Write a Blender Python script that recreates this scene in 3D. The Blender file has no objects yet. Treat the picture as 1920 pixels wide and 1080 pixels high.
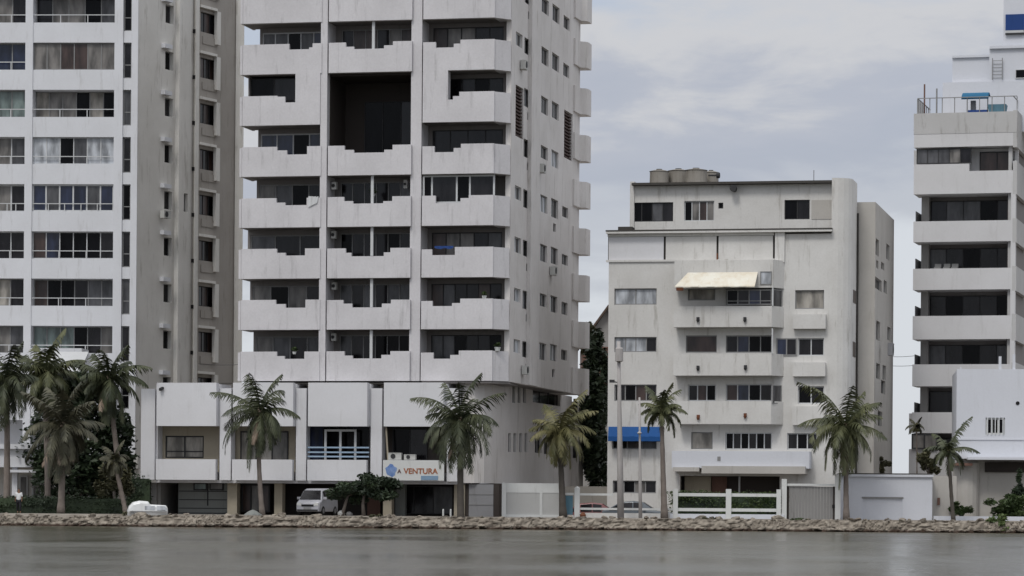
import bpy, bmesh, math, random
from mathutils import Vector, Matrix, noise
random.seed(7)
scene = bpy.context.scene
col = scene.collection
R = math.radians
# ------------------------------------------------------------------ camera
F = 6000.0; ROLL = 0.0075; ZC = 1.30; HY = 947.5
cam_d = bpy.data.cameras.new('camera'); cam = bpy.data.objects.new('camera', cam_d); col.objects.link(cam)
cam_d.sensor_width = 36; cam_d.lens = F/1920*36; cam_d.shift_y = (HY-540)/1920
cam_d.clip_start = 0.5; cam_d.clip_end = 6000
rt = Vector((math.cos(ROLL), 0, math.sin(ROLL))); up = Vector((-math.sin(ROLL), 0, math.cos(ROLL)))
bk = Vector((0, -1, 0))
m = Matrix((rt, up, bk)).transposed().to_4x4(); m.translation = (0, 0, ZC)
cam.matrix_world = m
scene.camera = cam
# ------------------------------------------------------------------ world
SUN_EL, SUN_AZ = 52, 205      # azimuth the light comes from, clockwise from +Y
w = bpy.data.worlds.new('World'); scene.world = w; w.use_nodes = True
nt = w.node_tree; nt.nodes.clear(); N = nt.nodes.new; LK = nt.links.new
out = N('ShaderNodeOutputWorld'); sky = N('ShaderNodeTexSky'); sky.sky_type = 'NISHITA'; sky.sun_disc = False
sky.sun_elevation = R(SUN_EL); sky.sun_rotation = R(SUN_AZ)
bg1 = N('ShaderNodeBackground'); bg1.inputs[1].default_value = 0.07; LK(sky.outputs[0], bg1.inputs[0])
tc = N('ShaderNodeTexCoord'); sep = N('ShaderNodeSeparateXYZ'); LK(tc.outputs['Generated'], sep.inputs[0])
mp = N('ShaderNodeMapping'); mp.inputs['Scale'].default_value = (8, 8, 26); LK(tc.outputs['Generated'], mp.inputs[0])
ns = N('ShaderNodeTexNoise'); ns.inputs['Scale'].default_value = 1.0; ns.inputs['Detail'].default_value = 7; ns.inputs['Roughness'].default_value = .55; ns.inputs['Distortion'].default_value = .4
LK(mp.outputs[0], ns.inputs[0])
def mth(op, a, b=None, c=None):
    n = N('ShaderNodeMath'); n.operation = op
    for i, v in enumerate((a, b, c)):
        if v is None: continue
        if isinstance(v, (int, float)): n.inputs[i].default_value = v
        else: LK(v, n.inputs[i])
    return n.outputs[0]
el = mth('ADD', sep.outputs[2], mth('MULTIPLY', mth('SUBTRACT', ns.outputs[0], 0.5), 0.085))
el = mth('ADD', el, mth('MULTIPLY', sep.outputs[0], -0.15)); el = mth('ADD', el, -0.010)
ns2 = N('ShaderNodeTexNoise'); ns2.inputs['Scale'].default_value = 3.2; ns2.inputs['Detail'].default_value = 6; ns2.inputs['Roughness'].default_value = .6; ns2.inputs['Distortion'].default_value = .5; LK(mp.outputs[0], ns2.inputs[0])
el = mth('ADD', el, mth('MULTIPLY', mth('SUBTRACT', ns2.outputs[0], 0.5), 0.035))
rmp = N('ShaderNodeValToRGB'); LK(el, rmp.inputs[0]); cr = rmp.color_ramp; cr.interpolation = 'EASE'
stops = [(0.0, (.70,.73,.78)), (.048, (.70,.73,.78)), (.070, (.54,.565,.625)), (.090, (.455,.485,.565)), (.103, (.48,.505,.58)), (.120, (.64,.64,.66)), (.142, (.52,.575,.675)), (.30, (.80,.83,.90)), (1.0, (1.5,1.5,1.52))]
while len(cr.elements) < len(stops): cr.elements.new(0.5)
for e, (p, c) in zip(cr.elements, stops): e.position = p; e.color = (*c, 1)
bg2 = N('ShaderNodeBackground'); bg2.inputs[1].default_value = 1.0; LK(rmp.outputs[0], bg2.inputs[0])
mx = N('ShaderNodeMixShader'); mx.inputs[0].default_value = .9; LK(bg1.outputs[0], mx.inputs[1]); LK(bg2.outputs[0], mx.inputs[2])
LK(mx.outputs[0], out.inputs[0])
sd = bpy.data.lights.new('sun', 'SUN'); sd.energy = 1.3; sd.angle = R(14); sd.color = (1, .97, .92)
so = bpy.data.objects.new('sun', sd); col.objects.link(so)
a = R(SUN_AZ); e = R(SUN_EL)
so.rotation_euler = Vector((math.sin(a)*math.cos(e), math.cos(a)*math.cos(e), math.sin(e))).to_track_quat('Z', 'Y').to_euler()
vs = scene.view_settings; vs.view_transform = 'Standard'; vs.look = 'None'; vs.gamma = 1; vs.exposure = 0.0
# ------------------------------------------------------------------ materials
def lin(c): return tuple(((x/255+.055)/1.055)**2.4 if x > 10 else x/255/12.92 for x in c)
MAT = {}
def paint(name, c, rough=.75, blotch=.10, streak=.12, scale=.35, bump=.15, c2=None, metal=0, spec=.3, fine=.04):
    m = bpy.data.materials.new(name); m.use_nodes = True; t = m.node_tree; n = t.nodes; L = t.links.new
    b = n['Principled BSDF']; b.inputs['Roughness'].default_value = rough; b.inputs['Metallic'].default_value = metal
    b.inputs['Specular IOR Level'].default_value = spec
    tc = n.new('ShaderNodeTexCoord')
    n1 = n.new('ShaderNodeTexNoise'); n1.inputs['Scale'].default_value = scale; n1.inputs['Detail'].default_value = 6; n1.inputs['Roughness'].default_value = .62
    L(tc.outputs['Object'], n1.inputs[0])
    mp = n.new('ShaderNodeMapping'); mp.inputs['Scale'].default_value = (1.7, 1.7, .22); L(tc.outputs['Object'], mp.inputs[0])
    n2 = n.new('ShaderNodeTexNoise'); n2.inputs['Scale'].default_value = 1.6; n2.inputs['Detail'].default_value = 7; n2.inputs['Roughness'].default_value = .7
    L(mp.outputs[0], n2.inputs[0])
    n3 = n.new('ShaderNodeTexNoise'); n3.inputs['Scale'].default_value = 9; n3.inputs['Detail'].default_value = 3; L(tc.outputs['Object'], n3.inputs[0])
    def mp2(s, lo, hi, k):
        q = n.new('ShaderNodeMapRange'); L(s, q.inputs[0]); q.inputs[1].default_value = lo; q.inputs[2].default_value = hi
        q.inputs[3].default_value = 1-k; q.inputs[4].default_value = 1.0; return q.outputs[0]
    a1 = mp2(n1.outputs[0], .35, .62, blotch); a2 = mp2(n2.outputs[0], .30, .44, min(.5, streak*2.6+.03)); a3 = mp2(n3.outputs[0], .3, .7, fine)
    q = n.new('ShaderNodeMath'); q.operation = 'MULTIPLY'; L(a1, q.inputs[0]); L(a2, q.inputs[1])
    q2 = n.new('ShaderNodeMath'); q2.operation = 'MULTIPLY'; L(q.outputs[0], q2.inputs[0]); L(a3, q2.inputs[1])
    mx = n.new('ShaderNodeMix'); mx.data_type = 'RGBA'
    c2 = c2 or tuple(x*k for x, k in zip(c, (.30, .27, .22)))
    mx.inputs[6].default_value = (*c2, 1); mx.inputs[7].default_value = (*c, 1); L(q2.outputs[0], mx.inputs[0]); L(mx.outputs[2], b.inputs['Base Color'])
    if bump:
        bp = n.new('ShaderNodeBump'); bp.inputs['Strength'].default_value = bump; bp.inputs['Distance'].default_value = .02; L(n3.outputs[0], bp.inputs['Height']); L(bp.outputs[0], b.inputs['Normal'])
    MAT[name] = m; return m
def glass(name, c, rough=.12, spec=.45):
    m = bpy.data.materials.new(name); m.use_nodes = True; t = m.node_tree; n = t.nodes; L = t.links.new
    b = n['Principled BSDF']; b.inputs['Roughness'].default_value = rough; b.inputs['Specular IOR Level'].default_value = spec
    tc = n.new('ShaderNodeTexCoord'); mp = n.new('ShaderNodeMapping'); mp.inputs['Scale'].default_value = (1.6, 1.6, .5); L(tc.outputs['Object'], mp.inputs[0])
    n1 = n.new('ShaderNodeTexNoise'); n1.inputs['Scale'].default_value = 1.3; n1.inputs['Detail'].default_value = 4; L(mp.outputs[0], n1.inputs[0])
    q = n.new('ShaderNodeMapRange'); L(n1.outputs[0], q.inputs[0]); q.inputs[1].default_value = .35; q.inputs[2].default_value = .65
    mx = n.new('ShaderNodeMix'); mx.data_type = 'RGBA'; L(q.outputs[0], mx.inputs[0])
    mx.inputs[6].default_value = (*[x*.45 for x in c], 1); mx.inputs[7].default_value = (*[x*1.35 for x in c], 1); L(mx.outputs[2], b.inputs['Base Color'])
    MAT[name] = m; return m
def leaf(name, c, c2, rough=.55, sc=1.2):
    m = bpy.data.materials.new(name); m.use_nodes = True; t = m.node_tree; n = t.nodes; L = t.links.new
    b = n['Principled BSDF']; b.inputs['Roughness'].default_value = rough; b.inputs['Specular IOR Level'].default_value = .35
    tc = n.new('ShaderNodeTexCoord'); n1 = n.new('ShaderNodeTexNoise'); n1.inputs['Scale'].default_value = sc; n1.inputs['Detail'].default_value = 5
    L(tc.outputs['Object'], n1.inputs[0]); r = n.new('ShaderNodeMapRange'); L(n1.outputs[0], r.inputs[0]); r.inputs[1].default_value = .35; r.inputs[2].default_value = .65
    mx = n.new('ShaderNodeMix'); mx.data_type = 'RGBA'; mx.inputs[6].default_value = (*c, 1); mx.inputs[7].default_value = (*c2, 1); L(r.outputs[0], mx.inputs[0])
    L(mx.outputs[2], b.inputs['Base Color'])
    MAT[name] = m; return m
paint('b1_white', (.66,.67,.70), streak=.10, blotch=.10); paint('b1_side', (.68,.665,.63), streak=.18, blotch=.16); paint('b1_shaded', (.37,.345,.315), streak=.15, blotch=.2)
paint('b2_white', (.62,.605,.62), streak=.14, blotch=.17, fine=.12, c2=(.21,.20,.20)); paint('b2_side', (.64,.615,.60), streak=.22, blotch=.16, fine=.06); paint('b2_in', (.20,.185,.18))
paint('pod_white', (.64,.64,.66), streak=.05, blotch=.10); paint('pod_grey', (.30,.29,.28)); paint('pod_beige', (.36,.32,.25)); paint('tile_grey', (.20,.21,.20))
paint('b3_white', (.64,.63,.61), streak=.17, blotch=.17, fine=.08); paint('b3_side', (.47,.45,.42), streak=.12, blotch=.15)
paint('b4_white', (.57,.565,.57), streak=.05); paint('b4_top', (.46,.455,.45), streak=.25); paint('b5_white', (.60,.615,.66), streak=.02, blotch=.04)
paint('roof_dark', (.06,.055,.05), streak=.3); paint('frame_white', (.55,.56,.57), bump=0, streak=.05); paint('frame_dark', (.04,.04,.042), bump=0)
paint('frame_grey', (.25,.25,.25), bump=0); paint('metal_grey', (.28,.28,.29), rough=.5, metal=.3, bump=0)
paint('gate_grey', (.25,.245,.24), streak=.3); paint('fence_white', (.62,.63,.62), streak=.1); paint('mesh_panel', (.45,.45,.44), streak=.1)
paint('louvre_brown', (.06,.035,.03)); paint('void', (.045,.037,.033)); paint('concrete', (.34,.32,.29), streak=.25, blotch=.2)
paint('pole', (.38,.36,.35), streak=.3); paint('awning_yellow', (.70,.68,.60), c2=(.45,.32,.16), streak=.12, blotch=.4, scale=1.3)
paint('awning_blue', (.008,.075,.25), blotch=.3, streak=.2, c2=(.005,.04,.15), rough=.6); paint('teal_cloth', (.02,.13,.25), blotch=.3); paint('tank_blue', (.015,.05,.19), bump=0)
paint('rail_blue', (.30,.40,.52), bump=0); paint('tub_blue', (.10,.20,.26)); paint('tank', (.30,.28,.25), blotch=.35, streak=.4)
paint('car_white', (.66,.67,.67), rough=.25, bump=0, spec=.5, streak=.03, blotch=.04); paint('car_red', (.20,.08,.08), rough=.25, bump=0, spec=.5); paint('car_grey', (.12,.14,.16), rough=.25, bump=0, spec=.5)
paint('rubber', (.02,.02,.02), bump=0); paint('lamp_glass', (.6,.6,.58), rough=.1, bump=0, spec=.6); paint('plate', (.5,.45,.15), bump=0)
paint('ac_white', (.50,.50,.48), bump=0, streak=.3); paint('black', (.012,.011,.012), bump=0); paint('brown_wall', (.16,.09,.07)); paint('rust', (.16,.06,.03))
paint('roof_tile', (.10,.07,.055), blotch=.4); paint('sign_blue', (.10,.18,.40), blotch=.6, scale=3, bump=0, c2=(.3,.4,.6)); paint('sign_orange', (.36,.13,.06), blotch=.3, scale=4, bump=0); paint('sign_ink', (.12,.07,.07), bump=0); paint('sign_panel', (.20,.30,.42), bump=0)
glass('g_dark', (.014,.013,.015), spec=.3); glass('g_black', (.004,.004,.005), spec=.12); glass('g_navy', (.018,.024,.05)); glass('g_curtain', (.16,.15,.14), .3); glass('g_white', (.42,.44,.47), .4)  # g_dark, g_black: darkness of unlit interiors put into the pane colour
glass('g_green', (.15,.19,.18), .25); glass('g_brown', (.05,.032,.028), .3); glass('g_mid', (.07,.07,.075), .25); glass('g_beige', (.30,.28,.25), .5)
GL = dict(d='g_dark', k='g_black', n='g_navy', c='g_curtain', w='g_white', g='g_green', b='g_brown', m='g_mid', y='g_beige')
leaf('palm_dark', (.022,.030,.014), (.070,.078,.038)); leaf('palm_green', (.035,.043,.018), (.105,.11,.05)); leaf('palm_yellow', (.060,.062,.022), (.155,.14,.06)); leaf('palm_dead', (.16,.11,.075), (.28,.22,.17)); leaf('palm_grey', (.035,.036,.022), (.10,.095,.06)); paint('van_silver', (.42,.42,.45), rough=.3, bump=0, spec=.5)
leaf('leaf_dark', (.014,.024,.012), (.04,.06,.028), sc=.8); leaf('leaf_mid', (.025,.045,.012), (.07,.10,.035), sc=.9); leaf('leaf_light', (.05,.08,.02), (.13,.17,.06)); leaf('leaf_olive', (.04,.042,.02), (.11,.105,.055))
paint('trunk_grey', (.20,.17,.15), scale=2, blotch=.4, streak=.3, bump=.6); paint('trunk_dark', (.085,.075,.065), scale=2, blotch=.4, bump=.6)
paint('skin', (.20,.11,.07), bump=0); paint('cloth_white', (.62,.63,.64), bump=0); paint('cloth_dark', (.015,.015,.02), bump=0); paint('hair', (.01,.009,.008), bump=0)
def mat_rock():
    m = bpy.data.materials.new('rock'); m.use_nodes = True; t = m.node_tree; n = t.nodes; L = t.links.new; b = n['Principled BSDF']; b.inputs['Roughness'].default_value = .9
    tc = n.new('ShaderNodeTexCoord'); ge = n.new('ShaderNodeNewGeometry'); oi = n.new('ShaderNodeObjectInfo')
    n1 = n.new('ShaderNodeTexNoise'); n1.inputs['Scale'].default_value = 3.5; n1.inputs['Detail'].default_value = 8; L(ge.outputs['Position'], n1.inputs[0])
    r = n.new('ShaderNodeValToRGB'); L(n1.outputs[0], r.inputs[0]); r.color_ramp.elements[0].position = .33; r.color_ramp.elements[0].color = (.12,.10,.08,1); r.color_ramp.elements[1].position = .66; r.color_ramp.elements[1].color = (.29,.255,.21,1)
    mr = n.new('ShaderNodeMapRange'); L(oi.outputs['Random'], mr.inputs[0]); mr.inputs[3].default_value = .55; mr.inputs[4].default_value = 1.25
    mm = n.new('ShaderNodeMix'); mm.data_type = 'RGBA'; mm.blend_type = 'MULTIPLY'; mm.inputs[0].default_value = 1; L(r.outputs[0], mm.inputs[6])
    cb = n.new('ShaderNodeCombineColor'); L(mr.outputs[0], cb.inputs[0]); L(mr.outputs[0], cb.inputs[1]); L(mr.outputs[0], cb.inputs[2]); L(cb.outputs[0], mm.inputs[7])
    # wet, weedy tide band (a real mark at the water line)
    sp = n.new('ShaderNodeSeparateXYZ'); L(ge.outputs['Position'], sp.inputs[0])
    ad = n.new('ShaderNodeMath'); ad.operation = 'MULTIPLY_ADD'; L(n1.outputs[0], ad.inputs[0]); ad.inputs[1].default_value = .25; L(sp.outputs[2], ad.inputs[2])
    tb = n.new('ShaderNodeMapRange'); L(ad.outputs[0], tb.inputs[0]); tb.inputs[1].default_value = .19; tb.inputs[2].default_value = .30
    m2 = n.new('ShaderNodeMix'); m2.data_type = 'RGBA'; L(tb.outputs[0], m2.inputs[0]); m2.inputs[6].default_value = (.035,.018,.010,1); L(mm.outputs[2], m2.inputs[7]); L(m2.outputs[2], b.inputs['Base Color'])
    bp = n.new('ShaderNodeBump'); bp.inputs['Strength'].default_value = .7; bp.inputs['Distance'].default_value = .05; L(n1.outputs[0], bp.inputs['Height']); L(bp.outputs[0], b.inputs['Normal'])
    MAT['rock'] = m
mat_rock()
def mat_ground():
    m = bpy.data.materials.new('ground'); m.use_nodes = True; t = m.node_tree; n = t.nodes; L = t.links.new; b = n['Principled BSDF']; b.inputs['Roughness'].default_value = .95
    tc = n.new('ShaderNodeTexCoord'); n1 = n.new('ShaderNodeTexNoise'); n1.inputs['Scale'].default_value = .6; n1.inputs['Detail'].default_value = 9; L(tc.outputs['Object'], n1.inputs[0])
    r = n.new('ShaderNodeValToRGB'); L(n1.outputs[0], r.inputs[0]); r.color_ramp.elements[0].position = .35; r.color_ramp.elements[0].color = (.12,.10,.08,1); r.color_ramp.elements[1].position = .65; r.color_ramp.elements[1].color = (.27,.245,.21,1); L(r.outputs[0], b.inputs['Base Color'])
    MAT['ground'] = m
mat_ground()
def mat_water():
    m = bpy.data.materials.new('water'); m.use_nodes = True; t = m.node_tree; n = t.nodes; L = t.links.new; b = n['Principled BSDF']
    b.inputs['Base Color'].default_value = (.060,.057,.038,1); b.inputs['Roughness'].default_value = .16; b.inputs['IOR'].default_value = 1.33
    tc = n.new('ShaderNodeTexCoord'); mp = n.new('ShaderNodeMapping'); mp.inputs['Scale'].default_value = (.8, 1.0, 1); L(tc.outputs['Object'], mp.inputs[0])
    n1 = n.new('ShaderNodeTexNoise'); n1.inputs['Scale'].default_value = 1.1; n1.inputs['Detail'].default_value = 4; n1.inputs['Roughness'].default_value = .6; L(mp.outputs[0], n1.inputs[0])
    n2 = n.new('ShaderNodeTexNoise'); n2.inputs['Scale'].default_value = .07; n2.inputs['Detail'].default_value = 3; L(mp.outputs[0], n2.inputs[0])
    mr = n.new('ShaderNodeMapRange'); L(n2.outputs[0], mr.inputs[0]); mr.inputs[1].default_value = .35; mr.inputs[2].default_value = .65; mr.inputs[3].default_value = .2; mr.inputs[4].default_value = 1.0
    bp = n.new('ShaderNodeBump'); bp.inputs['Distance'].default_value = .10; L(mr.outputs[0], bp.inputs['Strength']); L(n1.outputs[0], bp.inputs['Height'])
    mpb = n.new('ShaderNodeMapping'); mpb.inputs['Scale'].default_value = (1.3, .24, 1); L(tc.outputs['Object'], mpb.inputs[0])
    n4 = n.new('ShaderNodeTexNoise'); n4.inputs['Scale'].default_value = 1.0; n4.inputs['Detail'].default_value = 6; n4.inputs['Roughness'].default_value = .65; n4.inputs['Distortion'].default_value = .6; L(mpb.outputs[0], n4.inputs[0])
    bq = n.new('ShaderNodeBump'); bq.inputs['Distance'].default_value = .13; L(mr.outputs[0], bq.inputs['Strength']); L(n4.outputs[0], bq.inputs['Height']); L(bp.outputs[0], bq.inputs['Normal']); L(bq.outputs[0], b.inputs['Normal'])
    rr_ = n.new('ShaderNodeMapRange'); L(n2.outputs[0], rr_.inputs[0]); rr_.inputs[1].default_value = .35; rr_.inputs[2].default_value = .65; rr_.inputs[3].default_value = .10; rr_.inputs[4].default_value = .24; L(rr_.outputs[0], b.inputs['Roughness'])
    MAT['water'] = m
mat_water()
# ------------------------------------------------------------------ geometry helpers
def ray(px, py):
    dx = px-960; dy = HY-py
    return (dx*math.cos(ROLL)-dy*math.sin(ROLL))/F, (dx*math.sin(ROLL)+dy*math.cos(ROLL))/F
def W(px, py, Y):
    rx, rz = ray(px, py); return Vector((rx*Y, Y, ZC+rz*Y))
class Frame:
    def __init__(s, ox, oy, deg): s.o = (ox, oy); s.a = R(deg); s.c = math.cos(s.a); s.s = math.sin(s.a)
    def P(s, u, v, z): return Vector((s.o[0]+u*s.c-v*s.s, s.o[1]+u*s.s+v*s.c, z))
    def at(s, px, py, v=0):
        rx, rz = ray(px, py)
        u = (rx*(s.o[1]+v*s.c)-s.o[0]+v*s.s)/(s.c-rx*s.s)
        return u, ZC+rz*(s.o[1]+u*s.s+v*s.c)
    def U(s, px, v=0, py=500): return s.at(px, py, v)[0]
    def Z(s, px, py, v=0): return s.at(px, py, v)[1]
def frame_px(px, Y, deg, py=700):
    return Frame(ray(px, py)[0]*Y, Y, deg)
class MB:
    def __init__(s): s.v = []; s.f = []; s.mi = []
    def quad(s, *p, mi=0): n = len(s.v); s.v += [Vector(x) for x in p]; s.f.append(tuple(range(n, n+len(p)))); s.mi.append(mi)
    def hexa(s, p, mi=0):
        n = len(s.v); s.v += [Vector(x) for x in p]
        for f in ((0,3,2,1),(4,5,6,7),(0,1,5,4),(1,2,6,5),(2,3,7,6),(3,0,4,7)): s.f.append(tuple(n+i for i in f)); s.mi.append(mi)
    def box(s, fr, u0, u1, v0, v1, z0, z1, mi=0):
        s.hexa([fr.P(u0,v0,z0), fr.P(u1,v0,z0), fr.P(u1,v1,z0), fr.P(u0,v1,z0), fr.P(u0,v0,z1), fr.P(u1,v0,z1), fr.P(u1,v1,z1), fr.P(u0,v1,z1)], mi)
    def prism(s, pts, z0, z1, mi=0):      # plan polygon (x,y) extruded
        n = len(s.v); k = len(pts)
        s.v += [Vector((p[0], p[1], z0)) for p in pts]+[Vector((p[0], p[1], z1)) for p in pts]
        s.f.append(tuple(n+i for i in range(k))); s.f.append(tuple(n+k+i for i in reversed(range(k)))); s.mi += [mi, mi]
        for i in range(k): s.f.append((n+i, n+k+i, n+k+(i+1) % k, n+(i+1) % k)); s.mi.append(mi)
    def grid(s, fr, us, zs, fill, v0, v1, mi=0):
        nu, nz = len(us)-1, len(zs)-1
        ok = lambda i, j: 0 <= i < nu and 0 <= j < nz and fill(i, j)
        P = fr.P
        for i in range(nu):
            for j in range(nz):
                if not ok(i, j): continue
                a, b, c, d = us[i], us[i+1], zs[j], zs[j+1]
                s.quad(P(a,v0,c), P(b,v0,c), P(b,v0,d), P(a,v0,d), mi=mi)
                s.quad(P(a,v1,c), P(a,v1,d), P(b,v1,d), P(b,v1,c), mi=mi)
                if not ok(i-1, j): s.quad(P(a,v0,c), P(a,v0,d), P(a,v1,d), P(a,v1,c), mi=mi)
                if not ok(i+1, j): s.quad(P(b,v0,c), P(b,v1,c), P(b,v1,d), P(b,v0,d), mi=mi)
                if not ok(i, j-1): s.quad(P(a,v0,c), P(a,v1,c), P(b,v1,c), P(b,v0,c), mi=mi)
                if not ok(i, j+1): s.quad(P(a,v0,d), P(b,v0,d), P(b,v1,d), P(a,v1,d), mi=mi)
    def wall(s, fr, u0, u1, z0, z1, holes, v0, v1, mi=0):
        us = sorted({u0, u1, *[h[0] for h in holes], *[h[1] for h in holes]}); zs = sorted({z0, z1, *[h[2] for h in holes], *[h[3] for h in holes]})
        us = [x for x in us if u0-1e-6 <= x <= u1+1e-6]; zs = [x for x in zs if z0-1e-6 <= x <= z1+1e-6]
        def fill(i, j):
            x = (us[i]+us[i+1])/2; z = (zs[j]+zs[j+1])/2
            return not any(h[0] < x < h[1] and h[2] < z < h[3] for h in holes)
        s.grid(fr, us, zs, fill, v0, v1, mi)
    def tube(s, pts, rad, n=8, mi=0, cap=True):
        base = len(s.v); pts = [Vector(p) for p in pts]; k = len(pts)
        if not isinstance(rad, (list, tuple)): rad = [rad]*k
        for i, p in enumerate(pts):
            t = (pts[min(i+1, k-1)]-pts[max(i-1, 0)]).normalized()
            x = t.cross(Vector((0, 1, 0))); x = x.normalized() if x.length > .05 else Vector((1, 0, 0)); y = t.cross(x)
            for j in range(n): q = 2*math.pi*j/n; s.v.append(p+(x*math.cos(q)+y*math.sin(q))*rad[i])
        for i in range(k-1):
            for j in range(n): s.f.append((base+i*n+j, base+i*n+(j+1) % n, base+(i+1)*n+(j+1) % n, base+(i+1)*n+j)); s.mi.append(mi)
        if cap:
            s.f.append(tuple(base+j for j in reversed(range(n)))); s.f.append(tuple(base+(k-1)*n+j for j in range(n))); s.mi += [mi, mi]
    def build(s, name, mats, parent=None, smooth=False, loc=None):
        if isinstance(mats, str): mats = [mats]
        if not s.v: return None
        org = Vector(loc) if loc is not None else Vector((0, 0, 0))
        p = parent
        tot = Vector((0, 0, 0))
        while p is not None: tot += p.location; p = p.parent
        me = bpy.data.meshes.new(name); me.from_pydata([tuple(v-tot-org) for v in s.v], [], s.f); me.update()
        for q in mats: me.materials.append(MAT[q])
        for pl, i in zip(me.polygons, s.mi): pl.material_index = i; pl.use_smooth = smooth
        bm = bmesh.new(); bm.from_mesh(me); bmesh.ops.remove_doubles(bm, verts=bm.verts, dist=1e-5) if len(s.v) < 3000 else None
        bmesh.ops.recalc_face_normals(bm, faces=bm.faces) if len(s.v) < 3000 else None
        bm.to_mesh(me); bm.free()
        o = bpy.data.objects.new(name, me); col.objects.link(o); o.location = org
        if parent: o.parent = parent
        return o
def thing(name, loc, label, cat, group=None):
    o = bpy.data.objects.new(name, None); col.objects.link(o); o.location = loc; o.empty_display_size = .5
    o['label'] = label; o['category'] = cat
    if group: o['group'] = group
    return o
def tag(o, label, cat, group=None):
    o['label'] = label; o['category'] = cat
    if group: o['group'] = group
    return o
def structure(o): o['kind'] = 'structure'; return o
def window(fr, u0, u1, z0, z1, v, root, segs='dd', frame='frame_white', fw=.06, rail=None, wts=None, name='window', trans=None):
    """frame with mullions between segments; one pane mesh with a material per segment"""
    n = len(segs); wts = wts or [1]*n; tot = sum(wts); W_ = u1-u0; xs = [u0]
    for q in wts: xs.append(xs[-1]+W_*q/tot)
    m = MB(); m.wall(fr, u0, u1, z0, z1, [(xs[i]+(fw if i == 0 else fw/2), xs[i+1]-(fw if i == n-1 else fw/2), z0+fw, z1-fw) for i in range(n)], v, v+.07)
    if trans:
        for tz in trans: m.box(fr, u0+fw, u1-fw, v+.01, v+.06, z0+(z1-z0)*tz-fw*.4, z0+(z1-z0)*tz+fw*.4)
    o = m.build(name, frame, root)
    p = MB(); ms = sorted(set(segs))
    for i, ch in enumerate(segs): p.box(fr, xs[i]+.004, xs[i+1]-.004, v+.03+.012*(i % 2), v+.055, z0+.01, z1-.01, mi=ms.index(ch))
    p.build('pane', [GL[c] for c in ms], o)
    return o
class Fac:
    """a facade plane whose openings are given by photo pixels"""
    def __init__(s, fr, root, v=0, th=.25): s.fr = fr; s.root = root; s.v = v; s.th = th; s.h = []
    def win(s, x0, y0, x1, y1, segs='dd', inset=.14, dz=0, **k):
        u0, z1 = s.fr.at(x0, y0, s.v); u1, z0 = s.fr.at(x1, y1, s.v); z0 += dz; z1 += dz
        s.h.append((u0, u1, z0, z1))
        if segs: return window(s.fr, u0+.002, u1-.002, z0+.002, z1-.002, s.v+inset, s.root, segs, **k)
    def wall(s, mb, u0, u1, z0, z1): mb.wall(s.fr, u0, u1, z0, z1, [h for h in s.h if h[1] > u0 and h[0] < u1], s.v, s.v+s.th)
GZ = .65
# ------------------------------------------------------------------ setting
g = MB(); xs = [-900, -300]+[-60+i*.8 for i in range(151)]+[300, 900]
prof = [(173.2, -.8), (173.3, .1), (173.5, .35), (173.9, .54), (174.6, GZ), (2500, GZ)]
def gy(x, k): return prof[k][0]+(noise.noise((x*.25, 3.1, 0))*.12 if k < 5 else 0)
def gz(x, k): return prof[k][1]+(noise.noise((x*.6, k*2.3, 5))*.10 if 0 < k < 4 else 0)
for i in range(len(xs)-1):
    for k in range(len(prof)-1):
        g.quad((xs[i], gy(xs[i], k), gz(xs[i], k)), (xs[i+1], gy(xs[i+1], k), gz(xs[i+1], k)), (xs[i+1], gy(xs[i+1], k+1), gz(xs[i+1], k+1)), (xs[i], gy(xs[i], k+1), gz(xs[i], k+1)))
structure(g.build('ground', 'ground'))
wt = MB(); wt.quad((-900, -300, 0), (900, -300, 0), (900, 174, 0), (-900, 174, 0)); structure(wt.build('water', 'water'))
# ================================================================== CENTRAL TOWER
F2 = frame_px(700, 181.5, -12.3); S2h = 2.9
B2 = thing('apartment_tower', F2.P(0, 5, GZ), 'tall white apartment tower with stepped notched balcony parapets and a double-height dark opening', 'apartment building')
U = lambda px, v=0, py=400: F2.U(px, v, py)
zS7 = F2.Z(700, 714.5); H = (F2.Z(700, 40)-zS7)/7.0
def zS(k): return zS7+(7-k)*H           # soffit heights
uL, uA, uB, uC, uD, uE = U(453), U(601), U(614), U(770), U(790), U(925)
vCh = .9; uF = U(957, vCh)
DEP = 18.0
core = MB()
PH = .58*H            # parapet height incl. slab
zTop = zS(-2)
# pillars
m = MB(); m.box(F2, uA+.02, uB, -.26, 1.9, zS7-.002, zTop); m.build('pillar', 'b2_white', B2)
m = MB(); m.box(F2, uC, uD, -.12, 1.9, zS7-.002, zTop); m.build('pillar', 'b2_white', B2)
# far left pillar (end of rear wall) and solid core behind
core.box(F2, U(487, 1.6), uF-.3, 5.2, DEP, zS7-.02, zTop)
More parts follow.
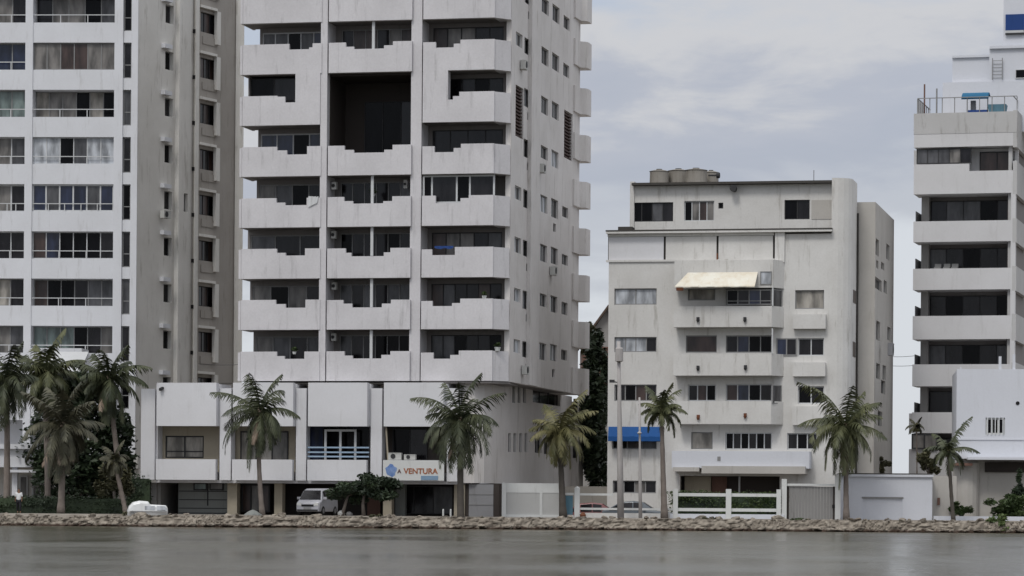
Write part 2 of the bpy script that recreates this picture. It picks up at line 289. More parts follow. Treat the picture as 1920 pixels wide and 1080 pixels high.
# slabs
for k in range(-1, 8):
    z = zS(k)
    for a_, b_ in ((uL+.02, uA+.02), (uB, uC), (uD, uE-.02)):
        if k == 2 and a_ == uB: continue
        core.box(F2, a_, b_, .0 if k < 7 else -.02, 1.9, z, z+.18)
rear = MB()
mbP = MB()
parL = {0: 485, 1: 540, 2: 483, 3: 481, 4: 465, 5: 470, 6: 477}
segL = {0: 'mmkmn', 1: 'kk', 2: 'nnkn', 3: 'cmkd', 4: 'mdd', 5: 'ckcd', 6: 'cmdm'}
segM = {0: 'dbbdcb', 2: 'dd', 3: 'dddddm', 4: 'kdddkd', 5: 'mdmdmm', 6: 'mddkkk'}
segR = {0: 'bccdd', 1: 'dddkd', 2: 'dddd', 3: 'dddd', 4: 'bccdm', 5: 'bmddbd', 6: 'mmkddk'}
V1 = 1.5
for k in range(0, 7):
    z0, z1 = zS(k+1)+.18, zS(k)
    fl = z0; ce = z1-.10
    # left bay rear wall with window
    x0 = parL[k]
    ul = U(x0, V1)
    if k != 1:
        rear.wall(F2, ul, uA+.02, fl, z1, [(ul+.15, uA-.15, fl+.2, ce-.18)], V1, V1+.15)
        window(F2, ul+.152, uA-.152, fl+.202, ce-.182, V1+.04, B2, segL[k], 'frame_white' if k in (0, 2) else 'frame_grey', .07)
        core.box(F2, ul, ul+.16, V1+.152, 5.2, fl, z1)
    else:
        rear.wall(F2, uL+.3, uA+.02, fl, z1, [], 1.75, 1.9)
        window(F2, uL+.32, U(552)-.02, fl+.4, z1-.12, .55, B2, 'kd', 'frame_dark', .05)
        core.box(F2, uL+.25, uL+.31, .3, 1.9, fl, z1)
    # middle bay
    if k not in (1, 2):
        rear.wall(F2, uB, uC, fl, z1, [(uB+.35, uC-.3, fl+.1, ce-.12)], V1, V1+.15)
        window(F2, uB+.352, uC-.302, fl+.102, ce-.122, V1+.04, B2, segM[k], 'frame_grey', .06)
    # right bay
    v = V1 if k != 3 else .18
    if k == 3:
        ur = uE+.1
        window(F2, uD+.05, uE+.05, zS(4)+PH-.40, z1-.03, .10, B2, 'kdkd', 'frame_white', .10, wts=[7, 19, 10, 19])
    rear.wall(F2, uD, uF-.25, fl, z1, [(uD+.25, uF-.6, fl+.1, ce-.14)] if k != 3 else [], V1, V1+.15)
    if k != 3: window(F2, uD+.252, uF-.602, fl+.102, ce-.142, V1+.04, B2, segR[k], 'frame_dark', .05)
# double-height void: brown lining
vo = MB(); z0, z1 = zS(3)+.18, zS(1)
vo.wall(F2, uB, uC, z0, z1, [], 3.6, 3.75); vo.box(F2, uB-.05, uB+.03, .3, 3.6, z0, z1); vo.box(F2, uC-.03, uC+.05, .3, 3.6, z0, z1)
vo.box(F2, uB, uC, .3, 3.6, z1-.12, z1-.01)
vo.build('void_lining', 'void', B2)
wv = window(F2, uB+1.2, uC-.4, z0+.1, z1-1.2, 3.5, B2, 'kkd', 'frame_dark', .05)
# parapets ---------------------------------------------------------
def para(px, prof, k, v0=-.32, vt=.18, zb=None, name='balcony_parapet', extra=None, low=False):
    """px: list of breakpoints in photo pixels, prof: drop below top in pixels for each span"""
    jr = random.Random(k*31+int(px[0])); n_ = len(px); px = [p+(jr.uniform(-2.2, 2.2) if 0 < i < n_-1 else 0) for i, p in enumerate(px)]; prof = [d+(jr.uniform(-1.2, 1.2) if d else 0) for d in prof]
    zb = zS(k+1) if zb is None else zb; zt = zb+PH+jr.uniform(-.02, .02); us = [U(p, v0) for p in px]
    lv = sorted({zb, *[zt-d*.0303 for d in prof]})
    m = MB(); m.grid(F2, us, lv, lambda i, j: lv[j+1] <= zt-prof[i]*.0303+1e-4, v0, v0+vt)
    m.box(F2, us[0]+.003, us[-1]-.003, v0+.004, 0.03, zb-.004, zb+.2)
    if extra: extra(m, zb, zt)
    return m.build(name, 'b2_white', B2)
def endL(m, zb, zt):
    m.box(F2, uL-.06, uL+.08, -.31, 2.2, zb+.002, zt-.04)
def jointM(m, zb, zt): m.box(F2, U(630, -.32), U(632, -.32), -.335, -.31, zb+.05, zt-.05)
def chamf(m, zb, zt):
    p = [F2.P(uE-.02, -.32, 0), F2.P(uF+.02, vCh-.25, 0), F2.P(uF-.16, vCh, 0), F2.P(uE-.02, -.14, 0)]
    m.prism(p, zb+.001, zt-.012)
    p = [F2.P(uE-.02, -.30, 0), F2.P(uF, vCh-.22, 0), F2.P(uF-.02, vCh+.02, 0), F2.P(uF-.35, 1.9, 0), F2.P(uE-.02, 1.9, 0)]
    m.prism(p, zb-.003, zb+.17)
for k in range(-2, 7):
    if k == 1:   # floor with only partial openings
        para([453, 515, 540, 552, 601], [0, 8, 14, -38, ][:4], k, extra=endL) if False else None
        us = [453, 518, 533, 552]
        para(us, [0, 3, 14], k, extra=endL)
        m = MB(); m.box(F2, U(552, -.32), uA+.01, -.32, .3, zS(2), zS(1)+.002); m.build('wall_panel', 'b2_white', B2)
        para([838, 848, 860, 925], [14, 8, 0], k, extra=chamf)
        m = MB(); m.box(F2, U(791, -.32), U(838, -.32), -.32, .3, zS(2), zS(1)+.002); m.build('wall_panel', 'b2_white', B2)
        continue
    para([453, 541, 577, 583, 601] if k in (0, -1, -2) else [453, 520, 535, 573, 601], [0, 11, 7, 0] if k in (0, -1, -2) else [0, 8, 14, 0], k, extra=endL)
    if k != 1: para([614, 647, 661, 719, 734, 770], [0, 8, 14, 8, 0], k, extra=jointM)
    if k == 3: para([791, 815, 862, 877, 925], [0, 14, 6, 0], k, extra=chamf)
    elif k == 4: para([791, 812, 852, 925], [4, 14, 0], k, extra=chamf)
    else: para([791, 814, 848, 862, 925], [4, 14, 7, 0], k, extra=chamf)
# thin posts in the middle bay openings
for k in (0, 3, 4, 5, 6):
    m = MB(); m.box(F2, U(695, -.1), U(700, -.1), -.1, .02, zS(k+1)+PH-.42, zS(k)); m.build('post', 'frame_white', B2)
# ac units and lamps inside the balconies
def ac_unit(fr, px, py, v, wpx, hpx, parent, mat='ac_white'):
    u, z = fr.at(px, py, v); w_, h_ = wpx*.0303/2, hpx*.0303/2
    m = MB(); m.box(fr, u-w_, u+w_, v, v+.3, z-h_, z+h_)
    m.box(fr, u-w_*.9, u+w_*.9, v-.02, v+.001, z+h_*.8, z+h_*.95)
    o = m.build('air_conditioner', mat, parent)
    q = MB(); c = fr.P(u-w_*.25, v-.03, z)
    q.tube([c, fr.P(u-w_*.25, v+.01, z)], min(w_, h_)*.72, 12); q.build('fan', 'frame_dark', o)
    return o
for k, (dx, dy) in {3: (626, 348), 4: (625, 440), 5: (626, 536), 6: (625, 632)}.items(): ac_unit(F2, dx, dy, .5, 9, 14, B2)
ac_unit(F2, 760, 345, .8, 7, 16, B2)
# ---------------- side face
o_ = F2.P(uF, vCh, 0); S2 = Frame(o_.x, o_.y, -12.3+90)
s_end = S2.U(1085, 0, 500)
fs = Fac(S2, B2, 0, .3)
zoff = lambda k: (5-k)*H
side_rows = [(964, 539, 976, 568, 'ww'), (980, 544, 990, 577, 'dm'), (1012, 549, 1025, 581, 'dd'), (1032, 553, 1045, 588, 'wd'), (1053, 565, 1064, 592, 'dd')]
import itertools
rg = random.Random(5)
for k in range(-2, 8):
    for i, (x0, y0, x1, y1, sg) in enumerate(side_rows):
        if k == 7 and i > 1: continue
        if k == 7: continue
        if k == 1 and i in (0,): continue
        if k == 2 and i == 0: continue
        if k == 2 and i == 4: continue
        if k == 1 and i == 4: continue
        j = rg.uniform(-.12, .12)
        sg = rg.choice(['dd', 'cd', 'dm', 'kd', 'ww', 'dk']) if i else rg.choice(['wd', 'dw'])
        fs.win(x0, y0, x1, y1+rg.choice([0, 0, 4, -4]), sg, inset=.12, dz=zoff(k)+j*0, frame='frame_grey' if i else 'frame_white', fw=.05)
    if k < 7:  # small vents below the windows
        if rg.random() < .7: fs.win(986, 580+8, 991, 604, 'k', inset=.1, dz=zoff(k), frame='frame_grey', fw=.03)
        if rg.random() < .6: fs.win(1036, 598, 1041, 615, 'k', inset=.1, dz=zoff(k)+rg.uniform(-.2, .2), frame='frame_grey', fw=.03)
# tall dark louvres
for (x0, y0, x1, y1) in ((967, 158, 981, 262), (1058, 205, 1073, 303)):
    u0, z1 = S2.at(x0, y0); u1, z0 = S2.at(x1, y1); fs.h.append((u0, u1, z0, z1))
    m = MB(); n = 14
    m.box(S2, u0+.01, u1-.01, .22, .28, z0+.01, z1-.01)
    for i in range(int((z1-z0)/.2)): m.box(S2, u0+.02, u1-.02, .08, .2, z0+.08+i*.2, z0+.16+i*.2)
    m.build('louvre', 'louvre_brown', B2)
sw = MB()
fs.wall(sw, 0.0, s_end, zS7-.0, zTop)
ur0, ur1 = S2.U(994, -.2), S2.U(1010, -.2)
sw.box(S2, ur0, ur1, -.22, -.003, zS7-.01, zTop)
sw.box(S2, s_end-.3, s_end, .3, 5, zS7, zTop)
# far end wall stepping out to the right (faces the water)

sw.build('side_wall', 'b2_side', B2)
# rear corner balconies that stick out beyond the side face
zr0 = S2.Z(1095, 569)
for k in range(-1, 8):
    zb = zr0+(5-k)*H; u0 = S2.U(1076, -.12)
    if k == 7: zb = zr0-2*H
    m = MB()
    m.prism([S2.P(u0, .2, 0), S2.P(u0, -.12, 0), S2.P(u0+1.5, -.16, 0), S2.P(u0+1.8, -.50, 0), S2.P(u0+2.1, -.56, 0), S2.P(u0+3.0, -.56, 0), S2.P(u0+3.0, 2.5, 0), S2.P(u0+.1, 2.5, 0)], zb, zb+1.62)
    o = m.build('corner_balcony', 'b2_side' , B2)

ac_unit(S2, 1043, 508, -.35, 26, 17, B2); ac_unit(S2, 990, 694, -.35, 24, 17, B2); ac_unit(S2, 1022, 316, -.35, 24, 17, B2); ac_unit(S2, 988, 122, -.35, 24, 17, B2)
core.box(F2, uF-2.5, uF-.31, 1.9, 5.25, zS7-.02, zTop)
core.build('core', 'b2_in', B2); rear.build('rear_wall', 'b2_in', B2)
# ---------------- base wall under the side (curved corner)
zb = F2.Z(880, 905.5)
pts = [(F2.at(870, 800, .2)[0], .2), (F2.at(890, 800, .3)[0], .3), (F2.at(908, 800, .8)[0], .8), (F2.at(922, 800, 1.7)[0], 1.7), (F2.at(932, 800, 3.0)[0], 3.0), (F2.at(936, 800, 3.8)[0], 3.8)]
bw = MB()
pl = [F2.P(u, v, 0) for u, v in pts]; inn = [F2.P(u-.35, v+.35, 0) for u, v in pts]
for i in range(len(pl)-1): bw.prism([pl[i], pl[i+1], inn[i+1], inn[i]], zb, zS7-.003)
o_ = pl[-1]; T2 = Frame(o_.x, o_.y, -12.3+90)
t_end = T2.U(1072, 0, 800)
ft = Fac(T2, B2, 0, .3)
for x0 in (961, 971, 981): ft.win(x0, 722, x0+5, 756, 'k', inset=.12, frame='frame_grey', fw=.03)
for x0 in (953, 963, 974, 984): ft.win(x0, 812, x0+5, 848, 'k', inset=.12, frame='frame_grey', fw=.03)
ft.win(999, 727, 1050, 762, 'kdk', inset=.15, frame='frame_dark', fw=.04)
ft.win(1003, 818, 1016, 850, 'kd', inset=.15, frame='frame_dark', fw=.04); ft.win(1020, 822, 1030, 852, 'kd', inset=.15, frame='frame_dark', fw=.04)
ft.wall(bw, 0, t_end, zb, zS7-.003)
bw.box(T2, t_end, t_end+1.6, -.45, 3, zb, zS7-.32)
bw.build('base_wall', 'b2_side', B2)
for x0, y0 in ((1079, 745), (1079, 828)):
    m = MB(); u, z = T2.at(x0, y0, -.72); m.box(T2, t_end-.04, t_end+.004, -.36, -.1, z-1.0, z); m.build('window', 'g_dark', B2)
# soffit plate under the overhanging corner + ground floor recess
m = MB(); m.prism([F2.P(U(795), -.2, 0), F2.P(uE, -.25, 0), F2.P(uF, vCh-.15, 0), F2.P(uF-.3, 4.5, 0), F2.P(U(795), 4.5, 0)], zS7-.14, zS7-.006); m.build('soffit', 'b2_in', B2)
m = MB(); m.box(F2, U(860, 1.0), U(1060, 18), 4.0, 18, GZ-.1, zb-.004); m.build('ground_floor_wall', 'pod_grey', B2)
m = MB(); m.box(F2, U(872, .4), U(940, 2.2), 2.6, 2.8, GZ, zb-.003); m.build('garage_recess', 'void', B2)
gd = thing('garage_door', F2.P(U(902, .5), .5, GZ), 'grey sheet metal garage gate under the curved corner of the central tower', 'garage door')
u0, u1 = F2.U(879, .5, 940), F2.U(925, .5, 940); zt = F2.Z(900, 908, .5)
m = MB(); m.box(F2, u0, u1, .5, .56, GZ, zt)
m.build('panel', 'metal_grey', gd)
m = MB()
for zz in (.36, .68): m.box(F2, u0, u1, .47, .498, GZ+(zt-GZ)*zz, GZ+(zt-GZ)*zz+.05)
m.build('rail', 'frame_grey', gd)
m = MB(); m.box(F2, u0-.28, u0-.02, .5, .6, GZ, zt+.02); m.box(F2, u1+.02, u1+.32, .5, .6, GZ, zt+.02); m.build('jamb', 'void', gd)
# towel and laundry
tw = MB(); u, z = F2.at(587, 378, -.36)
for i in range(4):
    tw.quad(F2.P(u-.28+i*.15, -.36-.03*(i % 2), z+.32-.02*i), F2.P(u-.28+(i+1)*.15, -.36-.03*((i+1) % 2), z+.30), F2.P(u-.28+(i+1)*.13, -.38, z-.28+.07*i), F2.P(u-.28+i*.13, -.40, z-.30+.05*i))
tag(tw.build('towel', 'cloth_white'), 'white towel hanging over a notched balcony parapet of the central tower', 'towel')

tw = MB(); u0_, z_ = F2.at(815, 463, -.35); u1_, _ = F2.at(850, 463, -.35)
for i in range(6):
    a1, b1 = u0_+(u1_-u0_)*i/6, u0_+(u1_-u0_)*(i+1)/6
    tw.quad(F2.P(a1, -.35-.02*(i % 2), z_+.05), F2.P(b1, -.35-.02*((i+1) % 2), z_+.05), F2.P(b1, -.37, z_-.07-.03*((i+1) % 3)), F2.P(a1, -.37, z_-.07-.03*(i % 3)))
tag(tw.build('cloth', 'tank_blue'), 'narrow dark blue cloth laid in the right-hand parapet notch of the central tower', 'cloth')
def pot(px, py, v, r_, lab, leafy):
    u, z = F2.at(px, py, v); c = F2.P(u, v, z); t = thing('flower_pot', tuple(c), lab, 'flower pot')
    m = MB(); m.tube([c, c+Vector((0, 0, r_*1.2))], [r_*.7, r_], 10); m.build('pot', 'fence_white', t)
    m = MB()
    for i in range(26):
        d = Vector((random.gauss(0, 1), random.gauss(0, 1), abs(random.gauss(0, 1))+.3)).normalized(); p = c+Vector((0, 0, r_*1.2)); q = d.cross(Vector((0, 0, 1))).normalized()*.05
        m.quad(p-q, p+q, p+d*r_*leafy+q, p+d*r_*leafy-q)
    m.build('plant', 'leaf_mid', t)
pot(933, 658, -.02, .18, 'white pot on the corner parapet of the lowest balcony of the central tower', 1.6)
pot(908, 560, -.24, .14, 'small plant pot on a right-hand balcony parapet two floors above the podium', 1.8)
pot(552, 664, -.20, .12, 'plant pot in the left-hand parapet notch of the lowest balcony of the central tower', 2.4)
pot(700, 368, .3, .12, 'plant behind the middle parapet notch above the centre of the tower', 2.8)

# ================================================================== PODIUM
vp = -.55
FP = Frame(*F2.P(0, vp, 0)[:2], -12.3)
PD = thing('podium_building', FP.P(FP.U(560), 2, GZ), 'low white two-storey podium block with box panels and dark garages under the central tower', 'commercial building')
Z = lambda px, py, v=0: FP.Z(px, py, v)
X = lambda px, v=0: FP.U(px, v, 840)
zt, z797, z862, z903 = Z(560, 718), Z(560, 799.5), Z(560, 862), Z(560, 901)
bd = MB()
panels = [(293, 408), (436, 552), (577, 691), (719, 834)]
cols = [(412, 433), (555, 574), (695, 716), (838, 858)]
bd.box(FP, X(264), X(290), .0, 6, z903, Z(276, 729)); bd.box(FP, X(290), X(293), .25, 6, z903, zt-.05)
for a_, b_ in cols: bd.box(FP, X(a_), X(b_), -.02, .8, z903, Z(a_, 728))
for i, (a_, b_) in enumerate(panels):
    bd.box(FP, X(a_)+.0, X(b_)+.1, .02, 2.2, z797+.02, zt-.06)    # body behind the upper panel
bd.box(FP, X(290), X(858), .3, 5.6, z903-.16, z903-.002)
bd.box(FP, X(300), X(858), 2.2, 5.6, z903, zt-.2)
bd.build('frame_wall', 'pod_white', PD)
m = MB(); m.box(FP, X(293), X(868), .35, .5, zt-.06, zt+.03); m.build('painted_shadow_strip', 'roof_dark', PD)  # dark strip painting the shade under the tower soffit
m = MB()
for a_, b_ in panels:
    m = MB(); m.box(FP, X(a_, -.45), X(b_, -.45)-.1, -.45, .015, z797, zt); m.build('upper_panel', 'pod_white', PD)
    m = MB(); m.box(FP, X(a_, -.3)-.02, X(b_, -.3)-.12, -.3, .1, z903, z862); m.build('balcony_parapet', 'pod_white', PD)
# recess back walls
segs = [None, 'cc', 'kkkk', 'dd']
a_, b_ = panels[0]; m = MB(); hl = (X(310, 1.1), X(382, 1.1), Z(340, 859, 1.1), Z(340, 817, 1.1))
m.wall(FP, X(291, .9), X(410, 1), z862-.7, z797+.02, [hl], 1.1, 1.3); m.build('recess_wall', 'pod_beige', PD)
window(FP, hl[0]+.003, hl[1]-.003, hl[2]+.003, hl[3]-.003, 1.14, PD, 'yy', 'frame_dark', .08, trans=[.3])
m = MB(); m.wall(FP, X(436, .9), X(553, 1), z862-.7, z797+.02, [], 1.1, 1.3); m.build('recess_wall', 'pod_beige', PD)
window(FP, X(450, 1), X(540, 1), z862-.2, z797-.25, 1.03, PD, 'yyc', 'frame_dark', .08)
window(FP, X(577, .9), X(692, 1), z862-.3, z797+.0, .9, PD, 'nkkk', 'frame_dark', .03)
m = MB()
for p in (608, 636, 664): m.box(FP, X(p, .3), X(p+4, .3), .3, .38, z862-.1, Z(p, 806, .3))
m.box(FP, X(608, .3), X(668, .3), .31, .37, Z(630, 809, .3), Z(630, 805, .3)); m.build('window_frame', 'frame_white', PD)
m = MB()
for yy in (839, 848, 856): m.box(FP, X(577, .1), X(692, .1), .1, .14, Z(630, yy+1.4, .1), Z(630, yy-1.4, .1))
m.build('railing', 'rail_blue', PD)
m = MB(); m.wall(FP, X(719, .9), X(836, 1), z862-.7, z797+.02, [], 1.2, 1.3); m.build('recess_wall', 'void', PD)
window(FP, X(735, 1), X(800, 1), z862-.3, z797-.1, 1.1, PD, 'kd', 'frame_dark', .05)
m = MB(); m.hexa([FP.P(X(726, .2), .2, z862), FP.P(X(729, .2), .2, z862), FP.P(X(729, .2), .25, z862), FP.P(X(726, .2), .25, z862), FP.P(X(722, .2), .2, z797), FP.P(X(725, .2), .2, z797), FP.P(X(725, .2), .25, z797), FP.P(X(722, .2), .25, z797)]); m.build('downpipe', 'pod_beige', PD)
for px, wp, hp in ((740, 25, 13), (768, 22, 10)): ac_unit(FP, px, 862-hp/2, -.2, wp, hp, PD)
# ground floor
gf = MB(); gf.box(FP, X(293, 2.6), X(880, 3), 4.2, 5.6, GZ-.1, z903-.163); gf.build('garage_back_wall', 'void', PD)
m = MB(); m.box(FP, X(280, .9), X(294, .9), .9, 2.0, GZ, z903-.161); m.box(FP, X(295, 1.3), X(303, 1.3), 1.2, 4.2, GZ, z903-.161); m.build('column', 'pod_grey', PD)
m = MB(); m.box(FP, X(335, 1.6), X(427, 1.6), 1.6, 4.2, GZ, z903-.161); m.build('tiled_wall', 'tile_grey', PD)
m = MB()
for yy in (921, 937, 953, 962): m.box(FP, X(336, 1.6), X(426, 1.6), 1.585, 1.6, Z(380, yy+.8, 1.6), Z(380, yy-.8, 1.6))
m.box(FP, X(389, 1.6), X(391.5, 1.6), 1.575, 1.6, Z(380, 948, 1.6), z903-.17); m.build('tile_joint', 'frame_dark', PD)
for a_, b_, sg in ((363, 388, 'g'), (393, 419, 'c')): window(FP, X(a_, 1.5), X(b_, 1.5), Z(a_, 919, 1.5), Z(a_, 905, 1.5), 1.52, PD, sg, 'frame_dark', .07)
for a_, b_, mt in ((427, 445, 'pod_beige'), (515, 530, 'pod_beige'), (719, 735, 'pod_beige'), (852, 872, 'pod_beige')):
    m = MB(); m.box(FP, X(a_, .9), X(b_, .9), .9, 1.5, GZ, z903-.162); m.build('column', mt, PD)
m = MB(); m.box(FP, X(455, 2.2), X(505, 2.2), 2.2, 2.3, GZ+.2, z903-.4); m.build('shutter', 'pod_grey', PD)
window(FP, X(453, 2.0), X(507, 2.0), GZ+.15, z903-.2, 2.0, PD, 'bcb', 'frame_dark', .1)
window(FP, X(740, 2.8), X(850, 2.8), GZ+.1, z903-.25, 2.8, PD, 'ddm', 'frame_dark', .05)
m = MB(); m.box(FP, X(742, 2), X(760, 2), 2.0, 2.4, GZ, GZ+1.9); m.build('door', 'tile_grey', PD)
m = MB(); m.box(FP, X(688, 3), X(712, 3), 3.2, 3.3, GZ, GZ+2.0); m.build('door', 'brown_wall', PD)
# security camera
m = MB(); u, z = FP.at(303, 728, -.5); m.tube([FP.P(u, -.46, z), FP.P(u-.02, -.7, z-.08)], .09, 8); m.box(FP, u+.03, u+.12, -.6, -.44, z-.03, z+.08); m.build('security_camera', 'frame_dark', PD)
# ------ sign
sv = -.33
sg = thing('shop_sign', FP.P(X(776, sv), sv, z903), 'white sign with blue globe emblem and orange-brown lettering on the podium parapet', 'sign')
m = MB(); m.box(FP, X(719, sv)-.0, X(833, sv), sv-.03, sv+.02, z903+.04, z862-.01); m.build('sign_board', 'fence_white', sg)
def text(body, size, u, z, v, mat, parent, fr=FP, name='lettering', sx=1.0):
    c = bpy.data.curves.new(name, 'FONT'); c.body = body; c.size = size; c.extrude = .004; c.align_x = 'CENTER'; c.align_y = 'CENTER'; c.offset = .010
    o = bpy.data.objects.new(name, c); col.objects.link(o); c.materials.append(MAT[mat])
    dg = bpy.context.evaluated_depsgraph_get(); me = bpy.data.meshes.new_from_object(o.evaluated_get(dg)); bpy.data.objects.remove(o)
    o = bpy.data.objects.new(name, me); col.objects.link(o)
    o.rotation_euler = (R(90), 0, fr.a); o.scale = (sx, 1, 1)
    o.location = fr.P(u, v, z)-parent.location; o.parent = parent
    return o
text('A', .30, X(752), Z(752, 884), sv-.045, 'sign_ink', sg)
text('VENTURA', .43, X(792), Z(792, 884), sv-.045, 'sign_orange', sg, sx=1.02)
m = MB(); m.box(FP, X(790, sv), X(822, sv), sv-.05, sv-.03, Z(800, 900, sv), Z(800, 892, sv)); m.build('sign_strip', 'sign_panel', sg)
m = MB(); c0 = (X(734, sv), Z(734, 882, sv)); n = 14
pr = [(c0[0]+math.cos(2*math.pi*i/n)*.33*(1+.18*math.sin(i*2.3)), c0[1]+math.sin(2*math.pi*i/n)*.34*(1+.15*math.cos(i*1.7))) for i in range(n)]
for i in range(n): a1, b1 = pr[i], pr[(i+1) % n]; m.quad(FP.P(c0[0], sv-.06, c0[1]), FP.P(a1[0], sv-.035, a1[1]), FP.P(b1[0], sv-.035, b1[1]))
m.build('globe_emblem', 'sign_blue', sg)

# ================================================================== LEFT TOWER
F1 = frame_px(250, 196, -3)
B1 = thing('apartment_tower', F1.P(-5, 3, GZ), 'tall bluish-white slab tower with white parapet bands, glazed balconies and grey stepped side, leftmost building', 'apartment building')
z0 = F1.Z(140, 662); H1 = (F1.Z(140, 131)-z0)/6.0
zb1 = lambda k: z0+(7-k)*H1       # window bottom of floor k (k=7 at y 662, k=0 at y 43)
X1 = lambda px, v=0: F1.U(px, v, 400)
hw = 51/6000*196
uW = X1(-120)
st = MB()
for k in range(-1, 9):
    zb_ = zb1(k)
    st.box(F1, uW, X1(246), .15, 1.9, zb_+hw+.0, zb_+hw+.22)
ztop1 = zb1(-2)+hw
for a_, b_ in ((46, 60), (213, 229), (245, 257)): st.box(F1, X1(a_), X1(b_), -.12, 2.0, GZ, ztop1)
st.box(F1, uW, X1(250), 2.0, 12, GZ, ztop1)
st.build('core', 'b1_white', B1)
bay2 = {0: ('dcckm', 1, .9), 1: ('ccbbcc', 0, .1), 2: ('ycckyk', 1, .9), 3: ('wwkmww', 1, .15), 4: ('nmnnmn', 1, .1), 5: ('bnkkkd', 1, .25), 6: ('bkkdmm', 1, .8), 7: ('gggkdc', 1, .7), 8: ('dddddd', 0, .5), -1: ('dddd', 0, .5)}
bay1 = {0: 'mcd', 1: 'nnn', 2: 'ggg', 3: 'mcm', 4: 'mcd', 5: 'cdd', 6: 'cyd', 7: 'dcm', 8: 'ddd', -1: 'ddd'}
for k in range(-1, 9):
    zb_ = zb1(k); zt_ = zb_+hw
    for (x0, x1, sg_, dep, rl) in ((60, 213, *[bay2[k][0], bay2[k][2], bay2[k][1]]), (-36, 46, bay1[k], .35, 1)):
        m = MB(); m.box(F1, X1(x0)+.002, X1(x1)-.002, -.06, .14, zb_-(H1-hw), zb_); m.box(F1, X1(x0)+.002, X1(x1)-.002, -.03, 1.99, zb_-.2, zb_-.02)
        m.build('parapet_band', 'b1_white', B1)
        fr_ = 'frame_white' if k in (3, 4, 5) else 'frame_grey'
        window(F1, X1(x0)+.003, X1(x1)-.003, zb_+.003 if dep < .3 else zb_-.018, zt_-.003, dep, B1, sg_, fr_, .09 if k == 4 else .06)
        if rl:
            m = MB(); m.box(F1, X1(x0)+.003, X1(x1)-.003, -.02, .02, zb_+.45, zb_+.50)
            n = 3 if k != 4 else 5
            for i in range(1, n): xx = X1(x0)+(X1(x1)-X1(x0))*i/n; m.box(F1, xx-.025, xx+.025, -.015, .015, zb_+.002, zb_+.45)
            m.build('railing', 'frame_white', B1)
    # narrow window strip
    m = MB(); m.box(F1, X1(229)+.002, X1(245)-.002, -.03, .3, zt_-H1+.003, zt_-2.18); m.build('spandrel', 'b1_white', B1)
    window(F1, X1(229)+.01, X1(245)-.01, zt_-2.18, zt_, .12, B1, 'kdmd'[k % 4], 'frame_grey', .07, trans=[.38])
# side: a line running away at about 24 degrees to the view
o_ = F1.P(X1(257), 0, 0); S1 = Frame(o_.x, o_.y, 64)
fs1 = Fac(S1, B1, 0, .3); SB = 355; H86 = H1
XS = lambda px, v=0: S1.U(px, v, 400)
sm = MB(); s1a, s1b, s1c, s1d = XS(330), XS(368), XS(412), XS(440)
side = MB()
for k in range(-1, 9):
    dz = (4-k)*H1
    fs1.win(308, 357, 323, 394, 'k' if k % 2 else 'd', inset=.25, dz=dz, frame='frame_grey', fw=.05)
    m = MB(); u0_, zz = S1.at(307, 351, -.25); u1_, _ = S1.at(321, 351, -.25); m.box(S1, u0_, u1_, -.28, .0, zz+dz-.02, zz+dz+.24); m.build('sill_box', 'b1_white', B1)
    # recessed windows beyond the rib
    x0, y0, x1, y1 = 374, 364, 405, 407
    fs1.win(x0, y0, x1, y1, 'bdb' if k % 2 else 'dbd', inset=.16, dz=dz, frame='frame_dark', fw=.05)
    m = MB(); ud, zd = S1.at(378, 410, -.05); ue, ze = S1.at(403, 428, -.05); m.box(S1, ud, ue, -.05, -.003, ze+dz, zd+dz); m.build('spandrel', 'b1_shaded', B1)
    m = MB(); ua, za = S1.at(404.5, 362, -.2); ub, zc_ = S1.at(411, 425, -.2); m.box(S1, ua, ub, -.22, -.002, zc_+dz, za+dz); 
    ua2, _ = S1.at(374, 362, -.2); m.box(S1, ua2, ua, -.25, -.002, za+dz-.0, za+dz+.16); m.build('window_surround', 'b1_side', B1)
    m = MB(); u_, z_ = S1.at(362, 403, -.06); m.box(S1, u_-.1, u_+.12, -.16, -.002, z_+dz-.12, z_+dz+.12); m.build('vent', 'black', B1)
fs1.win(345, 362, 352, 398, 'd', inset=.2, frame='frame_grey', fw=.05)
fs1.wall(side, 0, s1b, GZ, ztop1)
side.box(S1, XS(327), XS(333), -.30, -.002, GZ, ztop1); side.box(S1, XS(364, -.15), XS(370, -.15), -.22, -.002, GZ, ztop1)
side.build('side_wall', 'b1_side', B1)
side = MB(); fs1.wall(side, s1b, s1d, GZ, ztop1); side.build('side_wall', 'b1_shaded', B1)  # far side section: alley shade put into a darker wall colour
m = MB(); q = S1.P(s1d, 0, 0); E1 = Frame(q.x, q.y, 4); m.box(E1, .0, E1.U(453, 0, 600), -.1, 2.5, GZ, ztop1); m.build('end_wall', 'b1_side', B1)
m = MB(); m.tube([S1.P(XS(360), -.07, GZ), S1.P(XS(360), -.07, ztop1)], .05, 6); m.build('downpipe', 'concrete', B1)
ac_unit(S1, 314, 402, -.45, 26, 16, B1)
